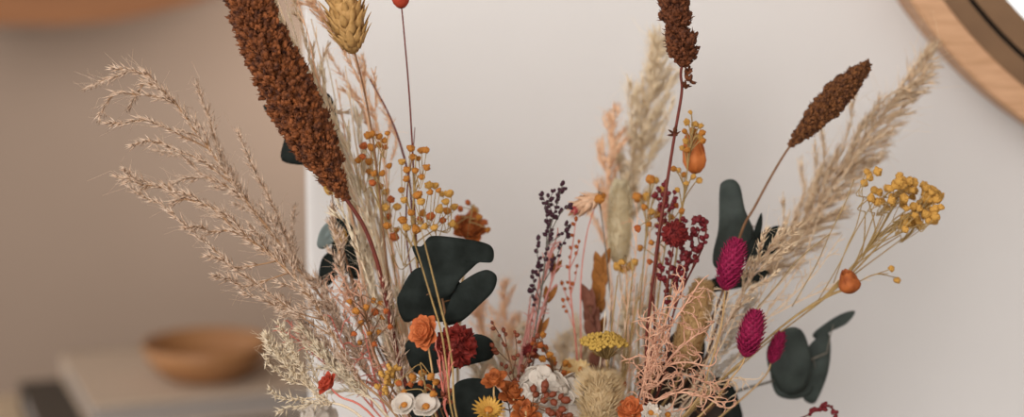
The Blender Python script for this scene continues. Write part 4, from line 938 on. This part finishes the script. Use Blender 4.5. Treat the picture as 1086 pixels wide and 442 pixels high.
daisy('small cream flower behind the amber berries and beneath the yarrow', (616, 392), 11, .0, 'straw', (0, -.8, .6), 12)
daisy('small white flower close to the coral-orange strawflower', (690, 438), 11, -.075, 'hyd', (.2, -.8, .6), 8, Wd=.8)
daisy('small cream daisy in the gap beside the yarrow stalk', (604, 388), 9, .01, 'straw', (0, -.9, .4), 12)
daisy('white pointed flower low on the dark withered leaves', (708, 440), 12, -.05, 'hyd', (.1, -.8, .6), 7, Wd=.6)

# ------------------------------------------------------------ bare stalks
stalk('dry_stalk', 'red-brown stalk rising beside the orange lantern flower', [(690, 300), (694, 340), (688, 390), (678, 440)], -.02, 1.6, 'redstem')
stalk('dry_stalk', 'golden stalk passing in front of the dark leaf cluster towards the crimson rose', [(446, 240), (456, 280), (466, 320), (474, 352), (480, 390), (484, 440)], -.098, 1.15, 'goldstem')
stalk('dry_stalk', 'second golden stalk crossing the dark leaf cluster beside the first', [(434, 240), (446, 278), (458, 318), (468, 352), (474, 392), (480, 440)], -.094, 1.0, 'goldstem')
stalk('dry_stalk', 'wiry dark stem running from the ochre head past the amber buttons', [(440, 135), (438, 160), (432, 200), (432, 260), (446, 340), (460, 430)], .01, 1.0, 'redstem')
stalk('dry_stalk', 'reddish stalk slanting from the peach plume into the amber buttons', [(392, 84), (408, 112), (422, 145), (434, 190), (438, 240), (448, 330), (462, 430)], .03, 1.3, 'redstem')
spots = [(x, y0) for x, y0 in ((368, 236), (392, 250), (402, 280), (416, 270), (430, 300), (648, 300), (655, 292), (662, 288), (672, 280), (680, 290), (686, 282), (698, 310), (642, 330), (668, 310), (676, 300), (705, 330), (420, 310), (408, 320), (380, 300))]
for i, (x, y0) in enumerate(spots):
    bx = x + (560 - x) * .22; yy = random.uniform(-.02, .05)
    stalk('dry_stalk', 'thin dry tan stalk standing deep inside the bouquet', [(x, y0), (x + (bx - x) * .3 + random.uniform(-3, 3), y0 + 50), (bx, 440)], yy, random.uniform(1.0, 1.6), random.choice(['tanstem', 'goldstem', 'pampas', 'bleach']), group='thin dry stalks inside the bouquet', knots=4)

# ------------------------------------------------------------ light
def area(name, loc, target, sx, sy, e, col):
    d = bpy.data.lights.new(name, 'AREA'); d.shape = 'RECTANGLE'; d.size = sx; d.size_y = sy; d.energy = e; d.color = col
    o = bpy.data.objects.new(name, d); C.objects.link(o); o.location = loc
    o.rotation_euler = (V(target) - V(loc)).to_track_quat('-Z', 'Y').to_euler(); return o
area('window_light', (-1.0, -2.4, 1.5), (.1, .1, .45), 1.6, 1.5, 36, (1, .99, .98))
o = area('recess_fill_light', (.22, 1.22, .62), (-.3, NY, .5), .25, .6, 2.6, (1, .97, .94)); o.data.spread = math.radians(85)  # added unseen fill behind the front wall, lightens the recess towards its corner
w = bpy.data.worlds.new('world'); bpy.context.scene.world = w; w.use_nodes = True
bg = w.node_tree.nodes['Background']; bg.inputs[0].default_value = (1, 1, .995, 1); bg.inputs[1].default_value = 1.12
sc = bpy.context.scene
sc.view_settings.view_transform = 'Standard'; sc.view_settings.look = 'None'; sc.view_settings.exposure = .52; sc.view_settings.gamma = 1
sc.view_settings.use_curve_mapping = False
sc.cycles.use_denoising = True
